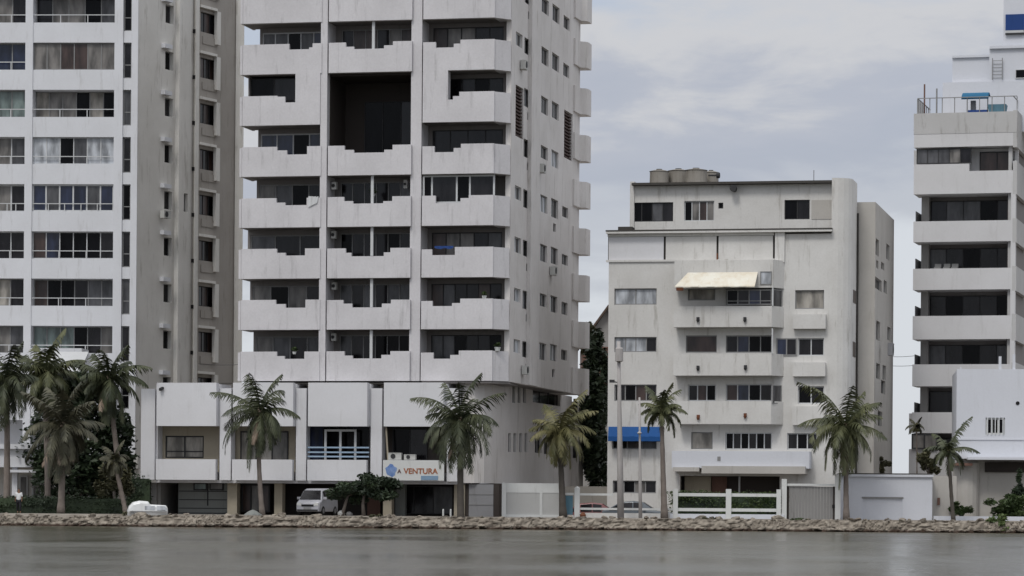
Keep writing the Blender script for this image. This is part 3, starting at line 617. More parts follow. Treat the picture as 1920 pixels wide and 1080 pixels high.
# balcony awning in front of the left tower and the entrance volumes behind the palms
m = MB(); a1 = [W(70, 662, 193.8), W(166, 662, 193.8), W(150, 698, 192.4), W(74, 698, 192.4)]
m.hexa([a1[3], a1[2], a1[1], a1[0], *[p+Vector((0, 0, .08)) for p in (a1[3], a1[2], a1[1], a1[0])]]); m.build('awning', 'frame_white', B1)
m = MB(); m.box(F1, X1(70, -.3), X1(166, -.3), -2.2, .1, F1.Z(100, 663), F1.Z(100, 656)); m.build('awning_mount', 'b1_white', B1)
PV = thing('entrance_pavilion', W(60, 965, 190), 'low white entrance pavilion with flat canopy behind the leftmost palms', 'pavilion')
FV = Frame(W(0, 900, 188).x, 188, 0)
XV = lambda px, v=0: FV.U(px, v, 880); ZV = lambda py, v=0: FV.Z(60, py, v)
m = MB(); m.box(FV, XV(-80), XV(62), 0, 5, ZV(876), ZV(836)); m.box(FV, XV(-80), XV(62), -.3, .0, ZV(842), ZV(833)); m.build('canopy', 'b1_white', PV)
for a_, b_ in ((21, 31), (-40, -30)): m = MB(); m.box(FV, XV(a_), XV(b_), .3, .8, GZ, ZV(876)-.002); m.build('column', 'b1_white', PV)
m = MB(); m.box(FV, XV(-80), XV(240), 3.5, 5.2, GZ, ZV(876)-.003); m.box(FV, XV(62), XV(245), 3.4, 6, ZV(876)-.004, ZV(850)); m.build('wall', 'b1_side', PV)
for a_, b_ in ((36, 52), (60, 78), (86, 104), (150, 168)): window(FV, XV(a_, 3.3), XV(b_, 3.3), GZ+.3, ZV(892, 3.3), 3.38, PV, 'c', 'frame_white', .08)
m = MB(); m.box(FV, XV(15), XV(85), -.25, .3, ZV(886), ZV(881)); m.build('beam', 'b1_white', PV)
m = MB(); m.box(F1, X1(170), X1(212), -1.2, -.2, GZ, F1.Z(200, 700)); m.build('pier', 'b1_white', B1)
# ================================================================== MID-RISE BLOCK (roof tanks)
F3 = frame_px(1140, 186, -12)
B3 = thing('apartment_block', F3.P(7, 4, GZ), 'six-storey off-white apartment block with round roof tanks and a rust-stained yellow awning', 'apartment building')
X3 = lambda px, v=0, py=600: F3.U(px, v, py)
Z3 = lambda px, py, v=0: F3.Z(px, py, v)
t3 = Z3(1300, 434); zpb = Z3(1300, 487); bs = GZ
ff = Fac(F3, B3, 0, .3)
WN = 'frame_grey'
w3 = [(1152, 541, 1231, 571, 'ww', WN), (1290, 541, 1341, 563, 'y', WN), (1361, 541, 1436, 572, 'kdnd', WN), (1491, 544, 1545, 579, 'y', WN),
      (1152, 632, 1231, 660, 'wwwd', WN), (1286, 629, 1344, 661, 'b', WN), (1361, 629, 1447, 661, 'dnkk', 'frame_grey'), (1496, 634, 1545, 667, 'dd', 'frame_white'),
      (1152, 721, 1231, 752, 'dkbd', WN), (1290, 721, 1342, 752, 'dbk', 'frame_white'), (1361, 720, 1447, 752, 'bnkd', 'frame_white'), (1496, 724, 1545, 757, 'kd', 'frame_white'),
      (1148, 812, 1231, 842, 'dbm', WN), (1296, 810, 1336, 842, 'y', WN), (1360, 811, 1447, 843, 'kdkdkd', 'frame_white'), (1476, 812, 1532, 843, 'dkd', 'frame_white'),
      (1149, 901, 1230, 925, 'dkcd', WN)]
for x0, y0, x1, y1, s_, fr_ in w3: ff.win(x0, y0, x1, y1, s_, inset=.12, frame=fr_, fw=.06)
# ground-level dark recess
u0, z1 = F3.at(1275, 892); u1, _ = F3.at(1462, 892); ff.h.append((u0, u1, GZ-.01, z1)); gx = (u0, u1, z1)
wl = MB(); xr = X3(1558)
ff.wall(wl, 0, xr, bs, zpb)
wl.box(F3, 0, .3, .3, 14, bs, t3-.3); wl.box(F3, .3, xr, 1.6, 14, bs, t3-.05)
wl.box(F3, X3(1452), xr, .02, .3, zpb, t3-.2); wl.box(F3, X3(1452, -.12), X3(1470, -.12), -.14, .1, zpb-.2, t3-.1); wl.box(F3, X3(1470), xr, .0, .02, zpb, Z3(1500, 450))
# curved right corner
cv = [(xr, 0)]+[(xr+1.0*math.sin(R(q))+.1, 1.0*(1-math.cos(R(q)))) for q in (15, 35, 55, 75, 90)]
cv.append((cv[-1][0]+0, X3(1607)-X3(1607)+3.4))
ztc = Z3(1590, 333)
zc_ = MB()
pts = [F3.P(u, v, 0) for u, v in cv]; pin = [F3.P(u-.3, v+.25, 0) for u, v in cv]
zc_.prism(pts+[F3.P(xr, 4.6, 0)], bs, ztc)
zc_.build('rounded_corner', 'b3_white', B3, smooth=False)
wl.build('facade_wall', 'b3_white', B3)
# second volume behind
ux = F3.U(1606, 3.4, 600)
m = MB(); u2 = F3.U(1640, 3.4, 600); zt2 = F3.Z(1620, 379, 3.4)
o_ = F3.P(u2, 3.4, 0); S3 = Frame(o_.x, o_.y, 78)
m.box(F3, ux-1.2, u2-.3, 3.4, 12, bs, zt2)
f3s = Fac(S3, B3, 0, .3); e3 = S3.U(1675, 0, 600)
for (x0, y0, x1, y1, s_) in ((1642, 446, 1648, 482, 'b'), (1662, 456, 1668, 490, 'd'), (1643, 487, 1647, 505, 'b'), (1652, 490, 1658, 508, 'k'), (1641, 518, 1653, 548, 'kd'), (1657, 524, 1663, 552, 'd'),
      (1643, 600, 1650, 640, 'db'), (1664, 612, 1670, 640, 'k'), (1643, 680, 1650, 712, 'k'), (1655, 684, 1661, 714, 'd'), (1652, 712, 1660, 740, 'k'), (1646, 770, 1654, 800, 'd')):
    f3s.win(x0, y0, x1, y1, s_, inset=.15, frame='frame_grey', fw=.04)
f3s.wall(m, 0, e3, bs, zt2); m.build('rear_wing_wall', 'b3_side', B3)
ac_unit(S3, 1675, 655, -.8, 26, 24, B3, 'metal_grey')
for a_, b_ in ((1595, 600),): pass
cw = MB(); uu = X3(1598, 1.6)
for (x0, y0, x1, y1) in ((1594, 543, 1604, 567), (1600, 640, 1604, 668)):
    u_, z_ = F3.at(x0, y0, 1.5); u1_, z2_ = F3.at(x1, y1, 1.5); 
    mm_ = MB(); S_ = Frame(*F3.P(cv[-2][0]+.004, 0, 0)[:2], 78); mm_.box(S_, 1.5, 2.9, -.02, .1, z2_, z_); mm_.build('window', 'g_brown', B3)
m = MB(); m.tube([F3.P(cv[-1][0]+.06, 3.3, bs), F3.P(cv[-1][0]+.06, 3.3, Z3(1605, 390))], .06, 6); m.build('downpipe', 'roof_dark', B3)
# ground recess contents
m = MB(); m.box(F3, gx[0]-.1, gx[1]+.1, 1.35, 1.5, GZ, gx[2]); m.box(F3, X3(1337, 1.2), X3(1462, 1.2), 1.3, 1.349, GZ, gx[2]); m.build('recess_wall', 'void', B3)
m = MB(); m.box(F3, X3(1286, .9), X3(1335, .9), .9, 1.3, GZ, gx[2]-.02); m.build('porch_wall', 'pod_beige', B3)
m = MB(); m.box(F3, X3(1337, 1.1), X3(1365, 1.1), 1.1, 1.2, GZ, gx[2]-.02); m.build('door', 'brown_wall', B3)
m = MB(); m.box(F3, X3(1387, .6), X3(1390, .6), .6, .7, GZ, gx[2]-.02); m.build('post', 'frame_white', B3)
# roof slab and top panel screens
rs = MB(); rs.box(F3, -.12, X3(1560), -.35, 2, t3-.10, t3+.02); rs.box(F3, -.14, X3(1560), -.37, 2.0, t3+.021, t3+.10, mi=1); rs.build('roof_slab', ['b3_white', 'roof_dark'], B3)
pn = [(1140, 1243), (1247, 1342), (1346, 1448)]
for i, (a_, b_) in enumerate(pn):
    m = MB(); m.box(F3, X3(a_), X3(b_), .06, .12, zpb+.03, t3-.28); m.build('screen_panel', 'pod_white' if i == 0 else 'b3_white', B3)
m = MB(); m.box(F3, X3(1138), X3(1450), .2, 1.6, zpb, t3-.11)
m.build('screen_backing', 'roof_dark', B3)
m = MB(); m.box(F3, X3(1136), X3(1452), -.10, .06, zpb-.10, zpb+.02); m.box(F3, X3(1138), X3(1450), .0, .1, t3-.26, t3-.11); m.build('cornice', 'b3_white', B3)
# penthouse
vh = 1.5; zph = F3.Z(1380, 345, vh)
fp = Fac(F3, B3, vh, .25)
for x0, y0, x1, y1, s_, fr_ in ((1183, 380, 1262, 415, 'kkmd', 'frame_dark'), (1283, 377, 1339, 414, 'kcbc', 'frame_white'), (1347, 380, 1356, 391, 'k', 'frame_dark'), (1471, 375, 1518, 411, 'kd', 'frame_dark')): fp.win(x0, y0, x1, y1, s_, inset=.1, frame=fr_, fw=.05)
m = MB(); fp.wall(m, X3(1181, vh), X3(1571, vh), t3+.1, zph-.05); m.box(F3, X3(1181, vh), X3(1571, vh), vh+.4, 10, t3+.1, zph-.06); m.box(F3, X3(1180, vh), X3(1180, vh)+.25, vh-.1, 9, t3+.1, zph+.22)
m.build('penthouse_wall', 'b3_white', B3)
m = MB(); m.box(F3, X3(1520, vh), X3(1567, vh), vh-.03, vh+.02, Z3(1540, 411, vh), Z3(1540, 375, vh)); m.build('roller_blind', 'b3_side', B3)
m = MB(); m.box(F3, X3(1185, vh), X3(1568, vh), vh-.5, 10, zph-.04, zph+.10); m.build('penthouse_roof', 'roof_dark', B3)
m = MB(); m.tube([F3.P(X3(1373, 1), .9, Z3(1373, 353, 1)), F3.P(X3(1373, 1), 1.3, Z3(1373, 353, 1))], .2, 10); m.build('lamp', 'frame_dark', B3)
m = MB(); m.tube([F3.P(X3(1524, 3), 3, zph), F3.P(X3(1524, 3), 3, zph+.9)], .025, 5); tag(m.build('antenna', 'metal_grey'), 'thin upright aerial on the penthouse roof of the mid-rise block', 'antenna')
m = MB(); m.box(F3, X3(1158, .3), X3(1184, .3), .2, 1.2, t3+.102, t3+.34); m.build('roof_box', 'roof_dark', B3)
# projecting balconies
def balcony(x0, x1, ytop, ybot, xside, dep, name='balcony', round_=None):
    zt_ = Z3(1350, ytop, -dep); zb_ = Z3(1350, ybot, -dep)
    a_, b_ = X3(x0, -dep), X3(x1, -dep); c_ = X3(xside, 0)
    out_ = [(a_, -dep), (b_, -dep), (c_, -.0)]
    m = MB(); t = .12
    m.box(F3, a_, b_, -dep, -dep+t, zb_, zt_)
    m.box(F3, a_, a_+t, -dep+t, 0, zb_+.002, zt_-.002)
    m.prism([F3.P(b_, -dep, 0), F3.P(c_, -.003, 0), F3.P(c_-t*1.5, -.003, 0), F3.P(b_-t, -dep+t, 0)], zb_+.001, zt_-.004)
    m.prism([F3.P(a_+.01, -dep+.01, 0), F3.P(b_-.01, -dep+.01, 0), F3.P(c_-.02, -.003, 0), F3.P(a_+.01, -.003, 0)], zb_-.01, zb_+.16)
    return m.build(name, 'b3_white', B3)
balcony(1263, 1447, 574, 613, 1470, 1.0); balcony(1263, 1447, 663, 704, 1470, 1.0); balcony(1272, 1447, 752, 795, 1470, .9)
m = MB(); m.box(F3, X3(1447, -1), X3(1449.5, -1), -.99, -.9, Z3(1350, 574, -1), Z3(1350, 540, -1)); m.box(F3, X3(1447, -1), X3(1449.5, -1), -.99, -.9, Z3(1350, 663, -1), Z3(1350, 616, -1)); m.build('post', 'frame_white', B3)
window(F3, X3(1362, -.9), X3(1447, -.9)-.02, Z3(1400, 572, -.9)+.02, Z3(1400, 543, -.9), -.88, B3, 'kdnd', 'frame_grey', .05, trans=[.25])
m = MB(); m.box(F3, X3(1264, -.9), X3(1449, -.9), -.98, 0, Z3(1350, 540, -.9), Z3(1350, 487, -.9)-.02); m.prism([F3.P(X3(1449, -.9), -.98, 0), F3.P(X3(1470), 0, 0), F3.P(X3(1449, -.9), 0, 0)], Z3(1350, 540, -.9), Z3(1350, 487, -.9)-.02); m.build('upper_bay_wall', 'b3_white', B3)
window(F3, X3(1425, -.9), X3(1447, -.9), Z3(1436, 534, -.9), Z3(1436, 509, -.9), -1.02, B3, 'w', WN, .05)
# angled windows at the bay's side
for (y0, y1, s_) in ((543, 577, 'm'), (632, 668, 'k'), (722, 757, 'm')):
    b_, c_ = X3(1450, -.95), X3(1470)
    p0, p1 = F3.P(b_, -.95, 0), F3.P(c_, 0, 0); d = p1-p0
    if y0 != 632:
        FA = Frame(p0.x, p0.y, math.degrees(math.atan2(d.y, d.x))); window(FA, .06, d.length-.12, Z3(1455, y1, -.5), Z3(1455, y0, -.5), .05, B3, s_, WN, .05)
window(F3, X3(1456), X3(1495), Z3(1470, 667), Z3(1470, 634), -.06, B3, 'nd', 'frame_grey', .07)
# little boxes under the right-hand windows
for y0, y1 in ((590, 617), (680, 706), (762, 797)):
    m = MB(); m.box(F3, X3(1487, -.35), X3(1548, -.35), -.38, -.003, Z3(1500, y1), Z3(1500, y0)); m.build('planter_box', 'b3_white', B3)
# first-floor parapet with canopy
m = MB(); m.box(F3, X3(1262, -.9), X3(1520, -.9), -1.0, -.003, Z3(1400, 878, -.9), Z3(1400, 846, -.9)); m.build('balcony_parapet', 'b5_white', B3)
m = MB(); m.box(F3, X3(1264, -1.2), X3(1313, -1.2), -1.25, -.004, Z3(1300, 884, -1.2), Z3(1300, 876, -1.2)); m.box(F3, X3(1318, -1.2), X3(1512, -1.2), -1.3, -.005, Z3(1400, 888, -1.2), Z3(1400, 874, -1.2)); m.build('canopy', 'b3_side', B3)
m = MB(); m.box(F3, X3(1352-5, -1), X3(1352+1, -1), -1.02, -1.0, Z3(1340, 864, -1), Z3(1340, 856, -1)); m.build('vent', 'frame_grey', B3)
# wall lamps on the parapets
for px, py in ((1309, 598), (1397, 598), (1309, 689), (1398, 688), (1309, 781), (1397, 778)):
    u_, z_ = F3.at(px, py, -1); dv = -1.0 if py < 700 else -.9
    m = MB(); m.box(F3, u_-.08, u_+.08, dv-.14, dv-.002, z_-.08, z_+.10); m.tube([F3.P(u_, dv-.1, z_-.2), F3.P(u_, dv-.1, z_-.07)], [.04, .1], 8); m.build('wall_lamp', 'frame_dark' if py < 700 else 'rust', B3)
# awnings
def awn(frm, x0, x1, ytop, ybot, v0, v1, name, mat, par, x0b=None, x1b=None, val=0):
    a_, zt_ = frm.at(x0b if x0b else x0, ytop, v0); b_, _ = frm.at(x1b if x1b else x1, ytop, v0)
    c_, zb_ = frm.at(x0, ybot, v1); d_, _ = frm.at(x1, ybot, v1)
    m = MB(); n = 10; t = .05
    for i in range(n):
        p = i/n; q = (i+1)/n; L_ = lambda s, e, k: s+(e-s)*k; wv_ = .015*(i % 2)
        A, B_, C, D = frm.P(L_(c_, d_, p), v1, zb_-wv_), frm.P(L_(c_, d_, q), v1, zb_-wv_), frm.P(L_(a_, b_, q), v0, zt_), frm.P(L_(a_, b_, p), v0, zt_)
        dn = Vector((0, 0, -t)); m.hexa([A+dn, B_+dn, C+dn, D+dn, A, B_, C, D])
        if val: m.hexa([A+Vector((0, .0, -val+.03*(i % 2))), B_+Vector((0, .0, -val+.03*(i % 2))), B_+Vector((0, .03, -val)), A+Vector((0, .03, -val)), A-Vector((0, 0, t)), B_-Vector((0, 0, t)), B_+Vector((0, .03, -t)), A+Vector((0, .03, -t))])
    return m.build(name, mat, par)
awn(F3, 1265, 1415, 511, 537, -.985, -2.0, 'awning', 'awning_yellow', B3, 1290, 1421)
m = MB(); m.box(F3, X3(1268, -1), X3(1281, -1), -1.1, -.99, Z3(1270, 545, -1), Z3(1270, 539, -1)); m.build('bracket', 'rust', B3)
awn(F3, 1140, 1238, 800, 818, -.004, -.8, 'blue_awning', 'awning_blue', B3, 1141, 1237, val=.28)
# rust streak below the panel joint
m = MB(); m.box(F3, X3(1343), X3(1345.5), -.106, -.1, Z3(1344, 487), Z3(1344, 475)); m.build('rust_stain', 'rust', B3)
# water tanks
for i, (px, r_, yt, dv) in enumerate(((1234, 18.5, 319, 3.0), (1270, 20, 318, 3.9), (1303, 21.5, 317, 2.9), (1331, 15, 321, 4.2))):
    c = F3.P(X3(px, dv), dv, 0); rr = r_*.031; z0_ = zph+.10; z1_ = F3.Z(px, yt, dv)
    m = MB(); m.tube([(c.x, c.y, z0_), (c.x, c.y, z0_+.1), (c.x, c.y, z1_-.13), (c.x, c.y, z1_-.08), (c.x, c.y, z1_)], [rr, rr*.98, rr*.96, rr*1.04, rr*.5], 20)
    T_ = thing('water_tank', (c.x, c.y, z0_), ['squat grey round water tank, leftmost on the mid-rise roof', 'stained grey water tank, second from left on the mid-rise roof', 'widest round water tank, third from left on the mid-rise roof', 'small rear water tank, rightmost on the mid-rise roof'][i], 'water tank', 'round water tanks on the mid-rise roof')
    m.build('drum', 'tank', T_, smooth=False)
    q = MB(); q.tube([(c.x, c.y, z1_-.001), (c.x, c.y, z1_+.06)], rr*.3, 12); q.build('lid', 'roof_dark', T_)
m = MB(); c = F3.P(X3(1342, 3), 3, Z3(1342, 329, 3)); m.tube([c+Vector((-.5, 0, 0)), c+Vector((.0, 0, 0))], .05, 6); m.tube([c, c+Vector((.16, -.05, 0))], .17, 10); tag(m.build('pipe_valve', 'frame_dark'), 'dark pipe end with valve beside the rightmost roof tank', 'pipe')

# ================================================================== RIGHT TOWER
F4 = frame_px(1711, 196, -15)
B4 = thing('apartment_tower', F4.P(3, 3, GZ), 'grey-white tower with long open balconies and a stepped rooftop, at the right edge', 'apartment building')
X4 = lambda px, v=0, py=500: F4.U(px, v, py)
Z4 = lambda px, py, v=0: F4.Z(px, py, v)
xr4 = X4(1904); DP4 = 2.2
bands = [(212, 275, 0), (307, 363, 1), (414, 453, 2), (503, 543, 3), (592, 636, 4), (683, 724, 5), (773, 812, 6)]
o_ = F4.P(xr4, 0, 0); S4 = Frame(o_.x, o_.y, 75)
cr4 = MB()
u0c = X4(1726, 1.4)
cr4.box(F4, u0c+.0, xr4-.25, DP4, 12, GZ, Z4(1800, 240))
for a_, b_, k in bands:
    za, zb_ = Z4(1800, b_), Z4(1800, a_)
    m = MB()
    if k == 1:
        zc1 = Z4(1800, 321)
        m.grid(F4, [X4(1712), X4(1816), X4(1901), xr4], [za, zc1, zb_, Z4(1800, 303)], lambda i, j: j == 0 or (j == 1 and i != 1) or (j == 2 and i == 2), 0, .16)
    else: m.box(F4, X4(1712), xr4, 0, .16, za, zb_)
    m.box(F4, X4(1712)+.02, X4(1712)+.16, .16, 2.2, za, zb_-.02); m.box(F4, X4(1712)+.02, xr4-.02, .1, DP4+.1, za-.004, za+.18)
    m.build('balcony_parapet', 'b4_white', B4)
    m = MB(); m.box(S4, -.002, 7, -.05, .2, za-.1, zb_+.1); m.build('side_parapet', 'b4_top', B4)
m = MB(); m.box(F4, X4(1712)-.02, xr4+.02, -.02, 2.5, Z4(1800, 250), Z4(1800, 211)); m.build('roof_parapet', 'b4_top', B4)
cr4.build('core', 'b2_in', B4)
wz = [(275, 307), (363, 414), (453, 503), (543, 592), (636, 683), (724, 773), (812, 842)]
for i, (a_, b_) in enumerate(wz):
    if i == 0:
        window(F4, X4(1717, .2), X4(1820, .2), Z4(1760, 307, .2), Z4(1760, 279, .2), .2, B4, 'mmmcd', 'frame_dark', .05)
        m = MB(); m.box(F4, X4(1712, 1.2), xr4, 1.2, 1.4, Z4(1800, 330), Z4(1800, 276)); m.build('rear_wall', 'b4_white', B4)
        window(F4, X4(1835, 1), X4(1900, 1), Z4(1860, 330, 1), Z4(1860, 284, 1), 1.12, B4, 'bb', 'frame_dark', .06); continue
    zb_ = Z4(1800, b_+10); za = Z4(1800, a_)
    window(F4, X4(1742, 2), xr4-.3, zb_, za-.25, 2.05, B4, ['dmmkd', 'mdkdd', 'dkddk', 'mdkdm', 'dk', 'cd'][i-1], 'frame_dark', .05)
    m = MB(); m.box(F4, X4(1727, 1.4), X4(1741, 1.4), 1.4, DP4, zb_, za-.004); m.build('column', 'pod_grey', B4)
    if i < 6:
        m = MB(); m.box(F4, X4(1716, .2), X4(1716, .2)+.05, .18, 2.1, Z4(1760, b_), Z4(1760, b_)+.62); m.box(F4, X4(1717, .4), X4(1727, .4)+.3, 2.0, 2.05, Z4(1760, b_), Z4(1760, b_)+.60); m.build('glass_screen', 'g_mid', B4)
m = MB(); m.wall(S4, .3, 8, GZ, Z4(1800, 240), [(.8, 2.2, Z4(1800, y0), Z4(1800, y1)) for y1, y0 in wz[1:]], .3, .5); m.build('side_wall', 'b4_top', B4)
for y1, y0 in wz[1:]:
    m = MB(); m.box(S4, .0, .5, .02, .3, Z4(1800, y0), Z4(1800, y1)); m.build('corner_column', 'b4_white', B4); m = MB(); m.box(S4, .8, 7, .45, .6, Z4(1800, y0), Z4(1800, y1)); m.build('window', 'g_brown', B4)
for i, yy in ((4, 683), (2, 503)): pass
window(F4, X4(1712, .1), X4(1760, .1), Z4(1740, 842), Z4(1740, 813), -.02, B4, 'cc', 'frame_dark', .08)
m = MB(); m.box(F4, X4(1706), X4(1800), .17, 3, GZ, Z4(1740, 842)-.0); m.box(F4, X4(1706), X4(1800), .1, 3, Z4(1740, 812)+.05, Z4(1740, 775)); m.build('lower_wall', 'b4_white', B4)
# rooftop volumes
rv = MB(); vr = 2.6
rv.box(F4, X4(1765, vr), X4(2000, vr), vr, 9, Z4(1800, 240), Z4(1800, 154, vr))
rv.box(F4, X4(1783, vr+.4), X4(1858, vr+.4), vr+.4, 8, Z4(1800, 156, vr), Z4(1800, 106, vr))
rv.box(F4, X4(1852, vr+.1), X4(2000, vr), vr+.1, 8, Z4(1800, 156, vr), Z4(1880, 89, vr))
rv.box(F4, X4(1878, vr+.5), X4(2000, vr), vr+.5, 7.5, Z4(1880, 90, vr), Z4(1880, -80, vr))
rv.box(F4, X4(1852, vr-.1), X4(2000, vr), vr-.1, vr+.099, Z4(1880, 91, vr), Z4(1880, 86, vr)); rv.box(F4, X4(1781, vr), X4(1860, vr), vr+.25, vr+.399, Z4(1800, 107, vr), Z4(1800, 103, vr))
rv.build('rooftop_house', 'b5_white', B4)
window(F4, X4(1901, vr), X4(1940, vr), Z4(1905, 147, vr), Z4(1905, 130, vr), vr+.02, B4, 'kk', 'frame_white', .04)
m = MB(); m.box(F4, X4(1882, vr+.4), X4(1917, vr+.4), vr+.35, vr+.49, Z4(1900, 55, vr), Z4(1900, 25, vr)); m.build('blue_panel', 'tank_blue', B4)
m = MB(); m.box(F4, X4(1882, vr+.4), X4(1917, vr+.4), vr+.3, vr+.49, Z4(1900, 63, vr), Z4(1900, 60, vr)); m.build('shelf', 'frame_dark', B4); m = MB(); m.box(F4, X4(1882, vr+.4), X4(1916, vr+.4), vr+.36, vr+.49, Z4(1900, 60, vr), Z4(1900, 55, vr)); m.build('trim', 'frame_white', B4)
LD = thing('ladder', F4.P(X4(1867, vr), vr, Z4(1867, 150, vr)), 'thin metal ladder on the rooftop wall of the right tower', 'ladder')
m = MB()
for px in (1857.5, 1876): m.box(F4, X4(px, vr), X4(px, vr)+.05, vr-.10, vr-.05, Z4(1867, 150, vr), Z4(1867, 109, vr))
m.build('side_rail', 'frame_grey', LD); m = MB()
for i in range(6): z_ = Z4(1867, 147-i*6.5, vr); m.box(F4, X4(1857.5, vr)+.05, X4(1876, vr), vr-.09, vr-.06, z_, z_+.03)
m.build('rung', 'frame_grey', LD)
RL = thing('rooftop_railing', F4.P(X4(1717), .2, Z4(1717, 211)), 'grey terrace railing along the roof edge of the right tower', 'railing')
m = MB(); zr0_, zr1_ = Z4(1800, 211), Z4(1800, 181)
m.box(F4, X4(1717), xr4, .2, .25, zr1_-.05, zr1_); m.box(S4, .25, 6, .2, .25, zr1_-.05, zr1_)
for i in range(9): u_ = X4(1717)+(xr4-X4(1717))*i/8-.03; m.box(F4, u_, u_+.05, .26, .30, zr0_, zr1_-.052)
m.box(F4, X4(1717)-.01, X4(1717)+.04, .3, 6, zr1_-.05, zr1_)
for i in range(6): m.box(F4, X4(1717)-.0, X4(1717)+.05, .5+i*.9, .56+i*.9, zr0_, zr1_-.052)
m.build('rail', 'frame_grey', RL); m = MB(); m.box(F4, X4(1717)+.01, X4(1717)+.03, .3, 3, zr0_, zr1_-.1); m.build('side_screen', 'b4_top', RL)
for px, h_ in ((1731, 158), (1754, 166)):
    m = MB(); c = F4.P(X4(px, 3), 3, Z4(px, 211)); m.tube([c, (c.x, c.y, Z4(px, h_, 3))], .05, 6); tag(m.build('roof_post', 'brown_wall' if px == 1731 else 'frame_grey'), 'taller reddish post on the left roof terrace of the right tower' if px == 1731 else 'shorter grey post on the left roof terrace of the right tower', 'post')
AW = thing('garden_swing', F4.P(X4(1825), -.0+.8, zr0_), 'blue canopy shelter with furniture on the rooftop terrace of the right tower', 'canopy')
m = MB()
pr = [(-.0, -.25), (.15, -.05), (.45, .08), (.9, .1), (1.2, 0)]
ua, ub = X4(1800, .3), X4(1851, .3); zz = Z4(1825, 177, .3)
for i in range(4):
    (v0_, h0), (v1_, h1) = pr[i], pr[i+1]
    m.hexa([F4.P(ua, .3+v0_, zz+h0-.04), F4.P(ub, .3+v0_, zz+h0-.04), F4.P(ub, .3+v1_, zz+h1-.04), F4.P(ua, .3+v1_, zz+h1-.04), F4.P(ua+.03, .3+v0_, zz+h0+.08), F4.P(ub-.03, .3+v0_, zz+h0+.08), F4.P(ub-.03, .3+v1_, zz+h1+.08), F4.P(ua+.03, .3+v1_, zz+h1+.08)])
m.build('canopy_cloth', 'teal_cloth', AW)
m = MB()
for u_ in (ua+.3, ub-.1): m.box(F4, u_-.03, u_+.03, .8, .86, zr0_, zz)
m.box(F4, ua+.5, ua+.8, .9, 1.2, zr0_, zz-.3); m.build('frame', 'frame_grey', AW)
m = MB(); m.box(F4, ua+.4, ub-.1, .35, .9, zr0_+.0, zr0_+.18); m.build('seat', 'tank_blue', AW)
m = MB(); m.hexa([F4.P(X4(1852, .4), .4, zr0_+.002), F4.P(X4(1882, .4), .4, zr0_+.002), F4.P(X4(1882, .4), 1.2, zr0_+.002), F4.P(X4(1852, .4), 1.2, zr0_+.002), F4.P(X4(1850, .4), .35, zr0_+.5), F4.P(X4(1884, .4), .35, zr0_+.5), F4.P(X4(1884, .4), 1.3, zr0_+.5), F4.P(X4(1850, .4), 1.3, zr0_+.5)]); tag(m.build('plastic_tub', 'tub_blue'), 'blue-grey tub on the rooftop terrace right of the blue canopy', 'tub')
# things on the balconies
m = MB(); zf = Z4(1740, 503)
for px in (1758, 1775, 1790):
    u_ = X4(px, .9); m.box(F4, u_-.2, u_+.2, .7, 1.1, zf+.0, zf+.12); m.box(F4, u_-.2, u_+.2, 1.1, 1.15, zf+.12, zf+.34)
tag(m.build('balcony_furniture', 'frame_grey'), 'grey chairs and table on an open balcony of the right tower', 'furniture')

# ================================================================== WHITE HOUSE (right edge)
F5 = frame_px(1794, 182, -6)
B5 = thing('house', F5.P(3, 3, GZ), 'plain bluish-white house wall with a barred window at the right edge', 'house')
X5 = lambda px, v=0: F5.U(px, v, 780); Z5 = lambda px, py, v=0: F5.Z(px, py, v)
ff = Fac(F5, B5, 0, .25); ff.win(1848, 783, 1884, 815, 'kkk', inset=.1, frame='fence_white', fw=.1)
m = MB(); ff.wall(m, 0, X5(2100), Z5(1850, 860), Z5(1850, 692)); m.box(F5, .0, X5(2100), .26, 8, Z5(1850, 860)+.01, Z5(1850, 694)); m.box(F5, .0, X5(2100), -.05, -.002, Z5(1850, 825), Z5(1850, 822))
m.build('upper_wall', 'b5_white', B5)
m = MB()
for i in range(5): u_ = X5(1851+i*7.2, -.05); m.box(F5, u_, u_+.05, -.06, -.02, Z5(1850, 815), Z5(1850, 783))
m.build('window_bar', 'frame_white', B5)
m = MB(); c = F5.P(X5(1908), -.03, Z5(1908, 756)); m.tube([c, c+Vector((0, .08, 0))], .11, 10); m.build('vent', 'black', B5)
m = MB(); m.box(F5, X5(1815, -1), X5(2100, -1), -1.1, .0, Z5(1850, 862, -1), Z5(1850, 857, -1)); m.box(F5, X5(1848), X5(2100), .35, .5, Z5(1850, 885), Z5(1850, 866)-.0, mi=1); m.build('overhang', ['b5_white', 'void'], B5)
m = MB(); m.box(F5, X5(1800, .5), X5(2100), .52, 6, GZ, Z5(1850, 862)+.1)
for i in range(6): a_ = i*30; m.tube([F5.P(X5(1812, .4), .5, GZ), F5.P(X5(1812, .4), .5, Z5(1812, 868))], .75, 16)
m.build('lower_wall', 'b3_side', B5)
m = MB(); m.box(F5, X5(1787, -.8), X5(1824, -.8), -.9, .6, Z5(1805, 873, -.8), Z5(1805, 868, -.8)); m.build('door_canopy', 'brown_wall', B5)
m = MB(); m.box(F5, X5(1800, .1), X5(1802, .1), .12, .3, Z5(1800, 700)+.0, Z5(1800, 694)+.18); m.build('roof_post', 'b5_white', B5); m = MB(); m.box(F5, X5(1872, .1), X5(1877, .1), .1, .3, Z5(1872, 693), Z5(1872, 668)); m.build('roof_post', 'b5_white', B5); m = MB(); m.box(F5, X5(1898, .1), X5(1903, .1), .1, .3, Z5(1900, 693), Z5(1900, 664)); m.build('roof_post', 'b5_white', B5)
